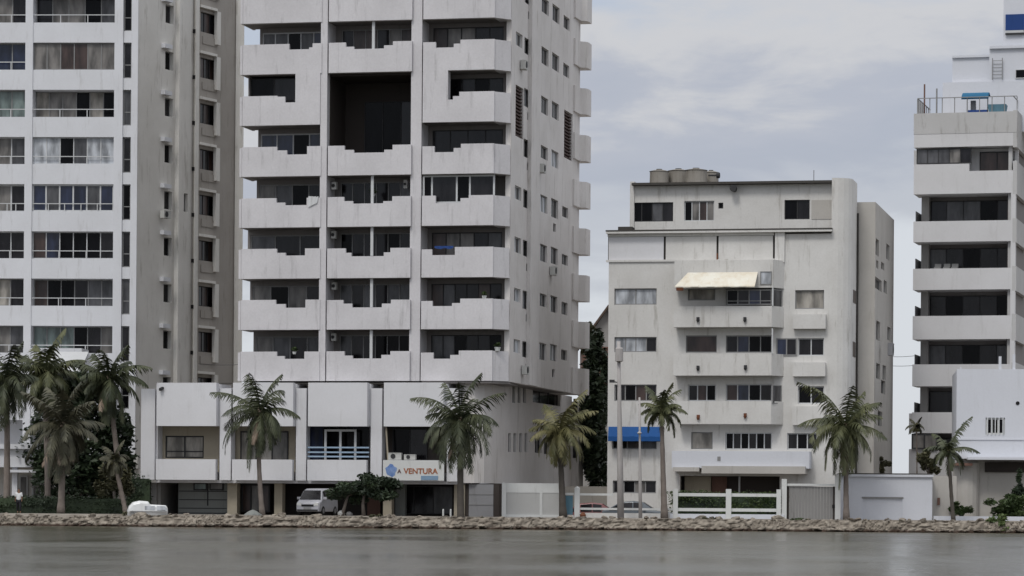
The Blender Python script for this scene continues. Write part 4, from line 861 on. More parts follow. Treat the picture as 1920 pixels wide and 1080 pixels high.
# garage block and garden walls
F6 = frame_px(1577, 178.5, -3)
B6 = thing('garage', F6.P(2, 2, GZ), 'plain white flat-roofed garage box with a narrow sunken panel line', 'garage')
X6 = lambda px, v=0: F6.U(px, v, 930); Z6 = lambda px, py, v=0: F6.Z(px, py, v)
zt6 = Z6(1650, 894); m = MB(); hh = [(X6(1618), X6(1692), Z6(1650, 975), Z6(1650, 933))]
m.wall(F6, 0, X6(1748), GZ-.3, zt6, hh, 0, .2); m.box(F6, 0, X6(1748), .2, 4, GZ-.3, zt6-.01); m.box(F6, hh[0][0], hh[0][1], .08, .199, GZ-.3, hh[0][3]); m.build('wall', 'b5_white', B6)
m = MB(); m.box(F6, -.08, X6(1750), -.12, 4, zt6+.001, zt6+.13); m.box(F6, -.02, X6(1748)-.02, -.0, 3.8, zt6+.131, zt6+.20, mi=1); m.build('roof_edge', ['b5_white', 'roof_dark'], B6)
m = MB(); m.box(F6, X6(1616), X6(1694), -.03, .0, Z6(1650, 934.5), Z6(1650, 931.5)); m.build('lintel', 'frame_grey', B6)
GW = thing('garden_wall', F6.P(X6(1830), 1, GZ), 'low white garden wall in front of the house at the right edge', 'wall')
m = MB(); m.box(F6, X6(1750), X6(2100), -.4, -.2, GZ-.35, Z6(1830, 968)); m.build('wall', 'b5_white', GW)
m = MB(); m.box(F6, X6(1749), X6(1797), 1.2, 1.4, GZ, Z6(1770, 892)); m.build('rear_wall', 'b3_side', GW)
m = MB(); u_, z_ = F6.at(1760, 940, 1.1); m.box(F6, u_-.07, u_+.07, 1.1, 1.199, z_-.2, z_+.2); m.build('meter_box', 'brown_wall', GW)

# ================================================================== FENCES
F7 = frame_px(940, 177.2, -1.5)
X7 = lambda px, v=0: F7.U(px, v, 940); Z7 = lambda px, py, v=0: F7.Z(px, py, v)
FN = thing('panel_fence', F7.P(X7(1010), 0, GZ), 'tall white fence with pale mesh panels left of the first fence post', 'fence')
m = MB(); m.box(F7, X7(941), X7(949), 0, .25, GZ-.25, Z7(945, 905)); m.box(F7, X7(949), X7(1048), .1, .2, Z7(1000, 924), Z7(1000, 906)); m.box(F7, X7(949), X7(1076), .05, .2, GZ-.25, Z7(1000, 965))
m.box(F7, X7(1048), X7(1076), .1, .18, Z7(1060, 928), Z7(1060, 924)); m.box(F7, X7(1012), X7(1017), .08, .2, GZ, Z7(1000, 924)); m.build('frame', 'fence_white', FN)
m = MB(); m.box(F7, X7(949), X7(1048), .12, .14, Z7(1000, 965), Z7(1000, 924)); m.build('mesh', 'mesh_panel', FN)
m = MB(); m.box(F7, X7(1050), X7(1074), .12, .14, Z7(1060, 965), Z7(1060, 929)); m.build('glass', 'tub_blue', FN)
RF = thing('rail_fence', F7.P(X7(1160), 0, GZ), 'white low wall with open rails in front of the two parked cars', 'fence')
m = MB(); m.box(F7, X7(1077), X7(1087), -.05, .25, GZ-.25, Z7(1082, 916)); m.build('post', 'fence_white', RF)
m = MB(); c = F7.P(X7(1082), .1, Z7(1082, 915)); m.tube([c-Vector((0, 0, .02)), c+Vector((0, 0, .1))], [.17, .03], 10); m.build('finial', 'fence_white', RF)
m = MB(); m.box(F7, X7(1087), X7(1262), 0, .2, GZ-.25, Z7(1160, 962)); m.build('low_wall', 'b3_white', RF)
m = MB(); m.box(F7, X7(1087), X7(1150), .05, .15, Z7(1110, 929), Z7(1110, 925)); m.box(F7, X7(1087), X7(1262), .05, .15, Z7(1110, 956), Z7(1110, 952)); m.build('rail', 'fence_white', RF)
PF = thing('rail_fence', F7.P(X7(1360), 0, GZ), 'white three-post fence with two railed bays in front of a hedge', 'fence')
for a_, b_ in ((1262, 1271), (1361, 1371), (1456, 1464)):
    m = MB(); m.box(F7, X7(a_), X7(b_), -.1, .2, GZ-.25, Z7(1360, 917)); m.build('post', 'fence_white', PF)
m = MB(); m.box(F7, X7(1256), X7(1470), -.06, .16, GZ-.3, Z7(1360, 964)); m.build('base_wall', 'b5_white', PF)
for a_, b_ in ((1271, 1361), (1371, 1456)):
    for y0, y1 in ((925, 931), (953, 959)): m = MB(); m.box(F7, X7(a_), X7(b_), 0, .1, Z7(1360, y1), Z7(1360, y0)); m.build('rail', 'fence_white', PF)
GT = thing('gate', F7.P(X7(1522), 0, GZ), 'grey vertical-plank gate between white pillars', 'gate')
m = MB(); m.box(F7, X7(1466), X7(1475), .0, .4, GZ-.3, Z7(1470, 898)); m.build('pillar', 'fence_white', GT); m = MB(); m.box(F7, X7(1566), X7(1576), .0, .4, GZ-.3, Z7(1570, 890)); m.build('pillar', 'fence_white', GT)
m = MB(); m.box(F7, X7(1475), X7(1566), .1, .35, Z7(1520, 911), Z7(1520, 907)); m.build('lintel', 'fence_white', GT)
m = MB(); n = 14
for i in range(n): a_ = X7(1480+i*82/n, .2); b_ = X7(1480+(i+.93)*82/n, .2); m.box(F7, a_, b_, .2+.012*(i % 2), .26, GZ-.05, Z7(1520, 912.5))
m.build('planks', 'gate_grey', GT); m = MB(); m.box(F7, X7(1475), X7(1480), .22, .24, GZ-.1, Z7(1520, 912)); m.box(F7, X7(1562), X7(1566), .22, .24, GZ-.1, Z7(1520, 912)); m.build('side_gap', 'void', GT)
m = MB(); u_, z_ = F7.at(1564, 949, .1); m.box(F7, u_-.1, u_+.06, .12, .2, z_-.1, z_+.08); m.build('lock', 'black', GT)
YW = thing('yard_wall', W(1120, 950, 190), 'grey yard wall closing the gap behind the fence between tower and mid-rise', 'wall')
m = MB(); FY = frame_px(1060, 189, 0); m.box(FY, 0, FY.U(1140, 0, 930), 0, .3, GZ, FY.Z(1100, 912)); m.build('wall', 'concrete', YW)
HB = thing('hedge', W(1360, 960, 178.6), 'clipped green hedge behind the white three-post fence', 'hedge')

# ================================================================== BACKGROUND HOUSE between towers
F8 = frame_px(1085, 235, 0); B8 = thing('house', F8.P(2, 5, GZ), 'brown gabled house glimpsed in the gap between tower and mid-rise block', 'house')
m = MB(); a_, z1 = F8.at(1092, 650); pk = F8.at(1140, 578); c_ = F8.at(1190, 650)
m.hexa([F8.P(a_[0] if isinstance(a_, tuple) else a_, 0, 10), F8.P(c_[0], 0, 10), F8.P(c_[0], 8, 10), F8.P(a_, 8, 10), F8.P(a_, 0, z1), F8.P(c_[0], 0, z1), F8.P(c_[0], 8, z1), F8.P(a_, 8, z1)])
m.build('wall', 'brown_wall', B8)
m = MB(); A, B_, C = (a_-.4, z1-.3), pk, (c_[0]+.4, z1-.3)
for p, q in ((A, B_), (B_, C)): m.hexa([F8.P(p[0], -.5, p[1]), F8.P(q[0], -.5, q[1]), F8.P(q[0], 8, q[1]), F8.P(p[0], 8, p[1]), F8.P(p[0], -.5, p[1]+.25), F8.P(q[0], -.5, q[1]+.25), F8.P(q[0], 8, q[1]+.25), F8.P(p[0], 8, p[1]+.25)])
m.build('roof', 'roof_tile', B8); m = MB(); m.quad(F8.P(A[0]+.4, .01, z1), F8.P(C[0]-.4, .01, z1), F8.P(pk[0], .01, pk[1])); m.build('gable', 'pod_grey', B8)
m = MB(); m.box(F8, a_, c_[0], .3, 7.5, GZ, 10.002); m.build('lower_wall', 'pod_grey', B8)
# ================================================================== VEGETATION
def palm(pc, pb, Y, Rpx, nf, seed, label, mat='palm_dark', tr=(5, 8), dead=0, ll=.26, lw=.05, emin=-35, emax=85, bend=122, kink=0, group='coconut palms along the shore', twod=1.0, gap=0):
    rg = random.Random(seed); s = Y/F; tr = (tr[0]*.72, tr[1]*.72); Rpx *= 1.1; nf = int(nf*1.35); ll *= 1.2; lw *= 1.6
    C = W(pc[0], pc[1], Y); B = W(pb[0], pb[1], Y); B.z = min(B.z, GZ+.05)
    T = thing('palm_tree', (B.x, B.y, B.z), label, 'palm tree', group)
    m = MB(); n = 14; pts = []; rad = []
    for i in range(n+1):
        t = i/n; p = B.lerp(C, t); p.x += math.sin(t*math.pi)*kink*s; p.y += .1*math.sin(t*5)
        pts.append(p); rad.append((tr[1]*(1-t)+tr[0]*t)*s*(1+.25*max(0, 1-t*7))+(.012 if i % 2 else 0))
    m.tube(pts, rad, 10); m.build('trunk', 'trunk_grey' if rg.random() < .6 else 'trunk_dark', T, smooth=True)
    cm = MB(); dm = MB(); L0 = Rpx*s; wind = rg.uniform(0, 6.28)
    for i in range(nf+dead):
        isd = i >= nf; mb = dm if isd else cm
        t = ((i+.5)/nf)**.85; az = i*2.39996+rg.uniform(-.25, .25)
        e0 = R(emax-(emax-emin)*t**.9+rg.uniform(-8, 8)) if not isd else R(rg.uniform(-75, -45))
        L = L0*rg.uniform(.9, 1.25)*(1.0 if not isd else .8)*(1.12 if t < .3 else 1)
        bd = R(bend*rg.uniform(.6, 1.1))*(.35+.65*min(1, t*1.6)) if not isd else R(20)
        p = C.copy(); ns_ = 20; P_ = [p.copy()]; D_ = []
        daz = rg.uniform(-.5, .5); L *= 1+.18*math.cos(az-wind)
        for j in range(ns_):
            q = j/ns_; e = max(e0-bd*q**1.2, R(-86)); a_ = az+daz*q
            d = Vector((math.cos(a_)*math.cos(e), math.sin(a_)*math.cos(e)*twod, math.sin(e))); p = p+d*(L/ns_); P_.append(p.copy()); D_.append(d)
        mb.tube(P_, [.035*(1-k/ns_)+.008 for k in range(ns_+1)], 4)
        nl = 34; roll = rg.uniform(-.5, .5)
        for j in range(2, nl):
            q = j/nl; k = min(int(q*ns_), ns_-1); base = P_[k].lerp(P_[k+1], q*ns_-k); d = D_[k]
            side = d.cross(Vector((0, 0, 1))); side = side.normalized() if side.length > .1 else Vector((-math.sin(az), math.cos(az), 0))
            upv = side.cross(d).normalized()
            for sg_ in (-1, 1):
                if rg.random() < (.06 if not isd else .3)+gap: continue
                l_ = L0*ll*(math.sin(math.pi*min(1, .12+q*.88))**.55)*rg.uniform(.75, 1.15)*(1.0 if not isd else .7)
                dr = rg.uniform(.5, 1.25) if not isd else 1.1
                v = (side*sg_*math.cos(roll)+upv*(math.sin(roll)*sg_+.12)+d*.75-Vector((0, 0, dr))).normalized()
                v2 = (v-Vector((0, 0, .55))).normalized(); w_ = d*lw*.5
                a1 = base; a2 = base+v*l_*.5; a3 = a2+v2*l_*.5
                n0 = len(mb.v); mb.v += [a1-w_, a1+w_, a2+w_*.9, a2-w_*.9, a3]; mb.f += [(n0, n0+1, n0+2, n0+3), (n0+3, n0+2, n0+4)]; mb.mi += [0, 0]
    cm.build('crown', mat, T)
    if dead: dm.build('dead_fronds', 'palm_dead', T)
    # crown shaft with coconuts
    hb = MB(); hb.tube([C-Vector((0, 0, .35)), C-Vector((0, 0, .1)), C+Vector((0, 0, .25))], [tr[0]*s*1.1, tr[0]*s*2.0, tr[0]*s*.8], 8)
    for i in range(6): a_ = i*1.05; q = C+Vector((math.cos(a_)*.16, math.sin(a_)*.16, -.2)); hb.tube([q-Vector((0, 0, .11)), q, q+Vector((0, 0, .11))], [.03, .1, .03], 6)
    hb.build('crown_heart', 'palm_dead' if dead else 'palm_yellow', T)
    return T
palm((487, 772), (492, 968), 176, 78, 20, 11, 'coconut palm in front of the second white podium panel, fronds spread wide', 'palm_dark', (4.5, 6.5), 2, emin=-62, kink=-4)
palm((862, 790), (864, 992), 174.4, 76, 25, 5, 'thick-trunked dark palm standing in the rocks beside the shop sign', 'palm_dark', (5.5, 10), 1, ll=.30, emin=-55)
palm((1049, 808), (1056, 970), 176.5, 62, 22, 23, 'yellow-green palm before the mesh panel fence', 'palm_yellow', (5.5, 9), 0, emin=-50, ll=.28)
palm((1240, 770), (1246, 973), 176.2, 44, 15, 31, 'small-crowned palm with a tall flaring trunk before the blue window awning', 'palm_green', (4, 8.5), 0, emin=-25, ll=.28)
palm((1586, 800), (1587, 974), 176.0, 78, 26, 44, 'full green palm beside the plank gate, slim pale trunk', 'palm_green', (4.5, 7.5), 2, emin=-60, ll=.28)
palm((1778, 846), (1788, 978), 175.6, 48, 11, 52, 'young thin palm with few arching fronds before the white house', 'palm_dark', (4, 5), 0, emin=-20, ll=.24, emax=78)
palm((14, 712), (12, 955), 181, 72, 22, 60, 'tall dark palm cut by the left edge of the photo', 'palm_dark', (6, 9), 0, emin=-60, ll=.3)
palm((118, 800), (114, 962), 178, 74, 26, 71, 'bushy palm with many hanging dry brown fronds', 'palm_grey', (7, 9), 9, emin=-72, ll=.32, lw=.06)
palm((203, 712), (232, 955), 184, 62, 20, 83, 'tall dark palm leaning in front of the left tower edge', 'palm_dark', (5, 8), 3, emin=-65, ll=.34, lw=.07)
palm((85, 700), (90, 940), 186, 62, 20, 97, 'green palm half hidden behind the bushy dry-fronded palm', 'palm_green', (6, 8), 0, emin=-55, ll=.34, lw=.07)
palm((214, 862), (236, 962), 178.5, 30, 12, 101, 'short palm with drooping fronds behind the white boat', 'palm_grey', (5, 6), 0, emin=-45, ll=.34, lw=.06)
palm((1718, 800), (1722, 862), 190, 20, 8, 107, 'tiny potted palm on the low terrace of the right tower', 'palm_grey', (1.2, 1.6), 0, emin=-10, ll=.26, group=None)

def leafmass(mb, c, r, n, size, rg, clumps=18, seedv=0, rect=False):
    cl = []
    for i in range(clumps):
        while True:
            q = Vector((rg.uniform(-1, 1), rg.uniform(-1, 1), rg.uniform(-1, 1)))
            if rect or q.length < 1: break
        cl.append((Vector((c[0]+q.x*r[0], c[1]+q.y*r[1], c[2]+q.z*r[2])), rg.uniform(.22, .42)))
    for i in range(n):
        p0, k = rg.choice(cl)
        d = Vector((rg.gauss(0, 1), rg.gauss(0, 1), rg.gauss(0, 1))).normalized()*rg.uniform(.55, 1.0)
        p = p0+Vector((d.x*r[0]*k, d.y*r[1]*k, d.z*r[2]*k))
        a_ = Vector((rg.gauss(0, 1), rg.gauss(0, 1), rg.gauss(0, .6))).normalized(); b_ = a_.cross(Vector((rg.gauss(0, 1), rg.gauss(0, 1), rg.gauss(0, 1)))).normalized()
        s_ = size*rg.uniform(.6, 1.4); n0 = len(mb.v)
        mb.v += [p-a_*s_, p+b_*s_*.45, p+a_*s_, p-b_*s_*.45]; mb.f.append((n0, n0+1, n0+2, n0+3)); mb.mi.append(0)
def tree(px, py, rx, ry, pb, Y, n, seed, label, mat, cat='tree', name='tree', trunks=None, size=.13, clumps=18, group=None, dy=None, rect=False):
    rg = random.Random(seed); s = Y/F; c = W(px, py, Y); B = W(pb[0], pb[1], Y); B.z = min(B.z, GZ)
    T = thing(name, tuple(B), label, cat, group); m = MB(); leafmass(m, c, (rx*s, (dy or min(rx, 60)*s), ry*s), n, size, rg, clumps, rect=rect)
    m.build('crown' if name == 'tree' else 'foliage', mat, T)
    for (x0, x1, r0) in (trunks or []):
        t = MB(); a_ = W(x0, pb[1], Y); a_.z = GZ-.05; b_ = W(x1, py+ry*.2, Y); mid = a_.lerp(b_, .5)+Vector((rg.uniform(-.1, .1), 0, 0))
        t.tube([a_, mid, b_], [r0*s, r0*s*.8, r0*s*.5], 8)
        for q in range(3): e_ = b_+Vector((rg.uniform(-.6, .6)*rx*s, rg.uniform(-.4, .4), rg.uniform(.0, .8)*ry*s)); t.tube([mid.lerp(b_, .6), e_], [r0*s*.5, r0*s*.15], 6)
        t.build('trunk', 'trunk_grey', T, smooth=True)
    return T
tree(682, 915, 62, 24, (682, 966), 176.8, 5200, 3, 'spreading dark-leaved tree beside the parked van', 'leaf_dark', trunks=[(682, 684, 4), (641, 655, 3.5)], size=.13, clumps=34, dy=1.2)
tree(150, 830, 95, 120, (150, 955), 187.5, 9000, 4, 'large dark tree filling the space behind the left palms', 'leaf_dark', trunks=[(150, 150, 8)], size=.22, clumps=60, dy=1.4)
tree(35, 830, 60, 75, (40, 955), 191, 0, 8, 'x', 'leaf_dark') if False else None
tree(212, 900, 36, 40, (212, 955), 182, 2500, 6, 'dark shrub tree under the leaning palm near the white car', 'leaf_olive', trunks=[(212, 212, 4)], size=.14, clumps=20, dy=.8)
tree(1118, 770, 26, 150, (1118, 950), 206, 9000, 9, 'tall dark tree filling the gap between tower and mid-rise block', 'leaf_dark', trunks=[(1118, 1118, 6)], size=.24, clumps=60, dy=2.2)
tree(1112, 640, 20, 38, (1112, 940), 214, 2500, 12, 'grey-green treetop in front of the gabled house', 'leaf_olive', trunks=[(1112, 1112, 4)], size=.2, clumps=20, dy=1.2)
tree(1742, 866, 20, 26, (1745, 905), 186, 2200, 14, 'dark bush above the right end of the garage roof', 'leaf_olive', cat='bush', name='bush', trunks=[(1742, 1742, 2)], size=.1, clumps=18, dy=.6)
tree(1893, 952, 46, 22, (1893, 975), 179.6, 4600, 15, 'dark green hedge-like bush before the house at the right edge', 'leaf_mid', cat='bush', name='bush', size=.10, clumps=34, dy=.6)
tree(1915, 915, 16, 32, (1918, 975), 180.4, 1500, 16, 'tallest dark bush at the right edge', 'leaf_dark', cat='bush', name='bush', size=.12, clumps=16, dy=.5)
tree(1800, 955, 22, 13, (1800, 975), 178.9, 1500, 17, 'small dark bush right of the young palm trunk', 'leaf_mid', cat='bush', name='bush', size=.09, clumps=16, dy=.4)
tree(1873, 984, 25, 19, (1873, 998), 173.5, 2600, 18, 'light green bush hanging over the rocks at the right', 'leaf_light', cat='bush', name='bush', size=.085, clumps=26, dy=.5)
tree(238, 976, 15, 14, (238, 988), 174.4, 1300, 19, 'weedy shrub on the rocks below the white car', 'leaf_olive', cat='bush', name='bush', size=.07, clumps=16, dy=.4)
tree(168, 985, 40, 8, (168, 990), 173.3, 1300, 20, 'strip of weeds hanging over the low left shore', 'leaf_olive', cat='weeds', name='weeds', size=.06, clumps=24, dy=.25)
tree(1655, 872, 14, 18, (1655, 890), 190, 900, 21, 'dark shrub squeezed behind the garage beside the block', 'leaf_olive', cat='bush', name='bush', size=.1, clumps=10, dy=.5)
for i, (px, py, w_, lab) in enumerate(((395, 972, 14, 'small weed tuft on the rocks before the grey tiled podium wall'), (705, 968, 12, 'weed tuft on the seawall below the podium tree'), (905, 972, 16, 'low weeds on the rocks before the grey garage gate'), (1330, 972, 22, 'low weeds on the rocks before the three-post fence'), (1500, 975, 18, 'weeds on the rocks before the plank gate'), (1690, 980, 16, 'weeds on the rocks before the garage box'))):
    tree(px, py, w_, 4, (px, py+3), 173.7, 380, 200+i, lab, 'leaf_olive' if i % 2 else 'leaf_mid', cat='weeds', name='weeds', size=.05, clumps=12, dy=.25)
def hedge(T, x0, x1, y0, y1, Y, seed, mat, n):
    rg = random.Random(seed); a_, b_ = W(x0, y1, Y), W(x1, y0, Y); a_.z = max(a_.z, GZ)
    m = MB(); leafmass(m, ((a_.x+b_.x)/2, Y, (a_.z+b_.z)/2), ((b_.x-a_.x)/2, .4, (b_.z-a_.z)/2), n, .07, rg, 200, rect=True)
    m2 = MB(); m2.prism([(a_.x, Y-.25), (b_.x, Y-.25), (b_.x, Y+.35), (a_.x, Y+.35)], a_.z-.3, b_.z-.08); m2.build('hedge_body', 'leaf_dark', T)
    m.build('foliage', mat, T)
hedge(HB, 1268, 1458, 925, 962, 178.6, 1, 'leaf_mid', 9000)
HL = thing('hedge', W(120, 960, 181), 'long dark clipped hedge behind the left promenade', 'hedge'); hedge(HL, -60, 232, 933, 962, 181, 2, 'leaf_dark', 9000)
HS = thing('hedge', W(262, 935, 184), 'dark shrubbery between the white car and the grey podium column', 'hedge'); hedge(HS, 240, 282, 895, 945, 184, 7, 'leaf_dark', 1600)

# ================================================================== POLES
def pole(px, ytop, ybase, Y, r0, r1, label, lean=0):
    s = Y/F; B = W(px+lean, ybase, Y); B.z = GZ-.3; T_ = W(px, ytop, Y); t = thing('utility_pole', (B.x, B.y, GZ), label, 'pole', 'poles along the shore')
    m = MB(); m.tube([B, B.lerp(T_, .33), B.lerp(T_, .66), T_], [r1*s, r1*.85*s, r0*1.1*s, r0*s], 12); m.build('shaft', 'pole', t, smooth=True); return t, T_
t, top = pole(1160, 640, 975, 175.4, 3.4, 6.5, 'thick concrete utility pole with transformer and street lamp', 4); s = 175.4/F
m = MB(); c = W(1161, 664, 175.2); m.tube([c+Vector((0, 0, -.42)), c+Vector((0, 0, -.38)), c+Vector((0, 0, .30)), c+Vector((0, 0, .36))], [.14, .22, .22, .16], 14); m.build('transformer', 'pole', t)
m = MB(); c = W(1157, 717, 175.2); m.tube([c, c+Vector((-.25, -.05, .05))], .03, 6); m.box(Frame(c.x-.42, c.y-.2, 0), 0, .28, 0, .2, c.z-.02, c.z+.14); m.build('street_lamp', 'frame_dark', t)
t, top = pole(1199, 745, 976, 175.2, 1.8, 3.6, 'thin leaning metal pole right of the concrete utility pole', 2)
m = MB(); c = W(1199, 812, 175.0); m.tube([c+Vector((0, 0, -.1)), c, c+Vector((0, 0, .1))], [.04, .13, .04], 8); m.build('bracket', 'pole', t)
# cables
def cable(p, q, sag, label):
    m = MB(); m.tube([p.lerp(q, i/16)-Vector((0, 0, sag*(1-(i/8-1)**2))) for i in range(17)], .014, 5); tag(m.build('cable', 'frame_dark'), label, 'cable', 'overhead cables')
cable(W(1660, 668, 200), W(1716, 667, 200), .05, 'upper thin cable across the gap left of the right tower'); cable(W(1660, 685, 200), W(1716, 685, 200), .05, 'lower thin cable across the gap left of the right tower')
cable(W(372, 682, 190), W(452, 683, 187), .06, 'pale cable running from the left tower side to the central tower')

# ================================================================== VEHICLES
def vehicle(loc, yaw, L, Wd, st, belt, paintm, label, name, cat, wheels, wr=.3, group=None, lamps=True, grille=True, pale=False):
    """st: (x, zhood/roof, half width scale, is_cabin) stations from the nose (x=0) backwards"""
    T = thing(name, loc, label, cat, group); fr = Frame(loc[0], loc[1], yaw); z0 = loc[2]
    body = MB(); gl = MB(); rings = []; hw_ = Wd/2
    for (x, zt_, ws, cab) in st:
        top = zt_; bz = min(belt, top)
        if cab: r_ = [(-hw_*ws*.96, .22), (-hw_*ws, .45), (-hw_*ws*.98, bz), (-hw_*ws*.80, top-.06), (-hw_*ws*.68, top), (hw_*ws*.68, top), (hw_*ws*.80, top-.06), (hw_*ws*.98, bz), (hw_*ws, .45), (hw_*ws*.96, .22)]
        else: r_ = [(-hw_*ws*.96, .22), (-hw_*ws, .45), (-hw_*ws*.98, bz-.08), (-hw_*ws*.93, top-.03), (-hw_*ws*.75, top), (hw_*ws*.75, top), (hw_*ws*.93, top-.03), (hw_*ws*.98, bz-.08), (hw_*ws, .45), (hw_*ws*.96, .22)]
        rings.append([fr.P(x-L/2, y, z0+z) for y, z in r_])
    k = len(rings[0]); body.v = [p for r_ in rings for p in r_]
    for i in range(len(rings)-1):
        for j in range(k): body.f.append((i*k+j, i*k+(j+1) % k, (i+1)*k+(j+1) % k, (i+1)*k+j)); body.mi.append(0)
    body.f.append(tuple(range(k))); body.f.append(tuple((len(rings)-1)*k+j for j in reversed(range(k)))); body.mi += [0, 0]
    b = body.build('body', paintm, T, smooth=False)
    bv = b.modifiers.new('bevel', 'BEVEL'); bv.width = .03; bv.segments = 2
    # glass: side windows, windscreen, rear screen
    def patch(a_, b_, c_, d_, ins=.10, off=.012, nm='window'):
        ctr = (a_+b_+c_+d_)/4; nn = (b_-a_).cross(d_-a_).normalized()
        mid = fr.P(0, 0, z0+.8)
        if nn.dot(ctr-mid) < 0: nn = -nn
        q = [p.lerp(ctr, ins)+nn*off for p in (a_, b_, c_, d_)]; m = MB(); q2 = [p-nn*.02 for p in q]; m.hexa(q2+q); m.build(nm, 'g_white' if pale else 'g_dark', T)
    cabs = [i for i, s_ in enumerate(st) if s_[3]]
    for i in cabs[:-1]:
        if i+1 in cabs:
            patch(rings[i][2], rings[i+1][2], rings[i+1][3], rings[i][3]); patch(rings[i][7], rings[i+1][7], rings[i+1][6], rings[i][6])
    i = cabs[0]; patch(rings[i-1][3], rings[i-1][6], rings[i][6].lerp(rings[i][5], .4), rings[i][3].lerp(rings[i][4], .4), .06, .055, 'windscreen')
    i = cabs[-1]
    if i+1 < len(rings): patch(rings[i+1][3], rings[i+1][6], rings[i][5], rings[i][4], .12, .014, 'rear_window')
    for wx in wheels:
        for sy in (-1, 1):
            m = MB(); y0 = sy*(hw_-.18); c = fr.P(wx-L/2, y0, z0+wr); d = fr.P(wx-L/2, sy*(hw_+.012), z0+wr); m.tube([c, d], wr, 18); wo = m.build('wheel', 'rubber', T)
            m = MB(); d2 = fr.P(wx-L/2, sy*(hw_+.024), z0+wr); m.tube([c, d2], wr*.55, 12); m.build('rim', 'metal_grey', wo)
    if lamps:
        for sy in (-1, 1):
            m = MB(); m.box(fr, -L/2-.02, -L/2+.08, *(sorted((sy*hw_*.52, sy*hw_*.88))), z0+.55, z0+.70); m.build('headlight', 'lamp_glass', T)
    if grille:
        m = MB(); m.box(fr, -L/2-.025, -L/2+.05, -hw_*.5, hw_*.5, z0+.50, z0+.62); m.build('grille', 'black', T)
        m = MB(); m.box(fr, -L/2-.03, -L/2+.05, -hw_*.85, hw_*.85, z0+.24, z0+.34); m.build('bumper', 'frame_dark', T)
        m = MB(); m.box(fr, -L/2-.045, -L/2-.03, -.22, .22, z0+.34, z0+.46); m.build('licence_plate', 'frame_grey', T)
    for sy in (-1, 1):
        m = MB(); x_ = st[cabs[0]][0]-L/2-.15; m.box(fr, x_, x_+.1, *sorted((sy*(hw_*.95), sy*(hw_+.16))), z0+belt+.02, z0+belt+.16); m.build('mirror', paintm, T)
    return T
van = [(0, .60, .90, 0), (.10, .76, .97, 0), (.42, .88, 1, 0), (.85, 1.42, .98, 1), (1.2, 1.50, 1, 1), (2.3, 1.52, 1, 1), (2.9, 1.50, 1, 1), (3.15, 1.38, .97, 1), (3.2, .8, .95, 0)]
vp_ = W(594, 966, 178.8); vehicle((vp_.x-.02, 179.4, GZ), 74, 3.2, 1.42, van, .88, 'van_silver', 'pale silver minivan parked nose to the water under the podium', 'van', 'van', (.62, 2.6), .26)
# small white boat with rounded cabin pulled up on the rocks
bp_ = W(276, 975, 174.6); BT = thing('boat', (bp_.x, 174.7, .40), 'small rounded white boat with pale cabin windows resting on the rocks at the podium corner', 'boat')
FB = Frame(bp_.x, 174.7, 10); hb = MB(); st_ = [(-1.10, .12, .30, .45), (-1.02, .30, .52, .68), (-.80, .46, .62, .92), (-.45, .55, .66, 1.0), (.0, .58, .66, .97), (.12, .58, .66, .80), (.6, .54, .64, .78), (.98, .46, .60, .76), (1.08, .34, .52, .60)]
rg_ = []
for x, b0, b1, t_ in st_: rg_.append([FB.P(x, y, .40+z) for y, z in ((-b0*.5, .0), (-b0, .18), (-b1, .42), (-b1*.93, t_-.12), (-b1*.7, t_), (b1*.7, t_), (b1*.93, t_-.12), (b1, .42), (b0, .18), (b0*.5, .0))])
hb.v = [p for r_ in rg_ for p in r_]; k = 10
for i in range(len(rg_)-1):
    for j in range(k): hb.f.append((i*k+j, i*k+(j+1) % k, (i+1)*k+(j+1) % k, (i+1)*k+j)); hb.mi.append(0)
hb.f += [tuple(range(k)), tuple((len(rg_)-1)*k+j for j in reversed(range(k)))]; hb.mi += [0, 0]
o = hb.build('hull', 'car_white', BT, smooth=False); bv = o.modifiers.new('bevel', 'BEVEL'); bv.width = .05; bv.segments = 3
for a_, b_ in ((-.18, .36), (.46, .94)): m = MB(); m.box(FB, a_, b_, -.66, -.60, .40+.50, .40+.72); m.build('window', 'g_white', BT)
m = MB(); m.tube([FB.P(-.86, -.64, .40+.36), FB.P(-.86, -.52, .40+.36)], .10, 10); m.build('porthole', 'frame_grey', BT)
m = MB(); m.box(FB, -1.0, 1.0, -.675, -.64, .40+.40, .40+.44); m.build('rubbing_strake', 'frame_grey', BT)
sed = [(0, .58, .85, 0), (.15, .74, .95, 0), (1.2, .86, 1, 0), (1.95, 1.34, .97, 1), (2.5, 1.40, .98, 1), (3.2, 1.34, .98, 1), (3.9, .95, .97, 1), (4.25, .85, .9, 0)]
cp = W(1128, 966, 183); vehicle((cp.x, 183, GZ-.55), 176, 4.0, 1.6, sed, .84, 'car_red', 'dark red car behind the rail fence', 'car', 'car', (.8, 3.3), .28, 'cars parked behind the white fence')
cp = W(1203, 966, 181.6); vehicle((cp.x, 181.6, GZ-.45), 174, 4.1, 1.6, sed, .84, 'car_grey', 'slate grey car behind the rail fence, below the ground floor window', 'car', 'car', (.8, 3.3), .28, 'cars parked behind the white fence')

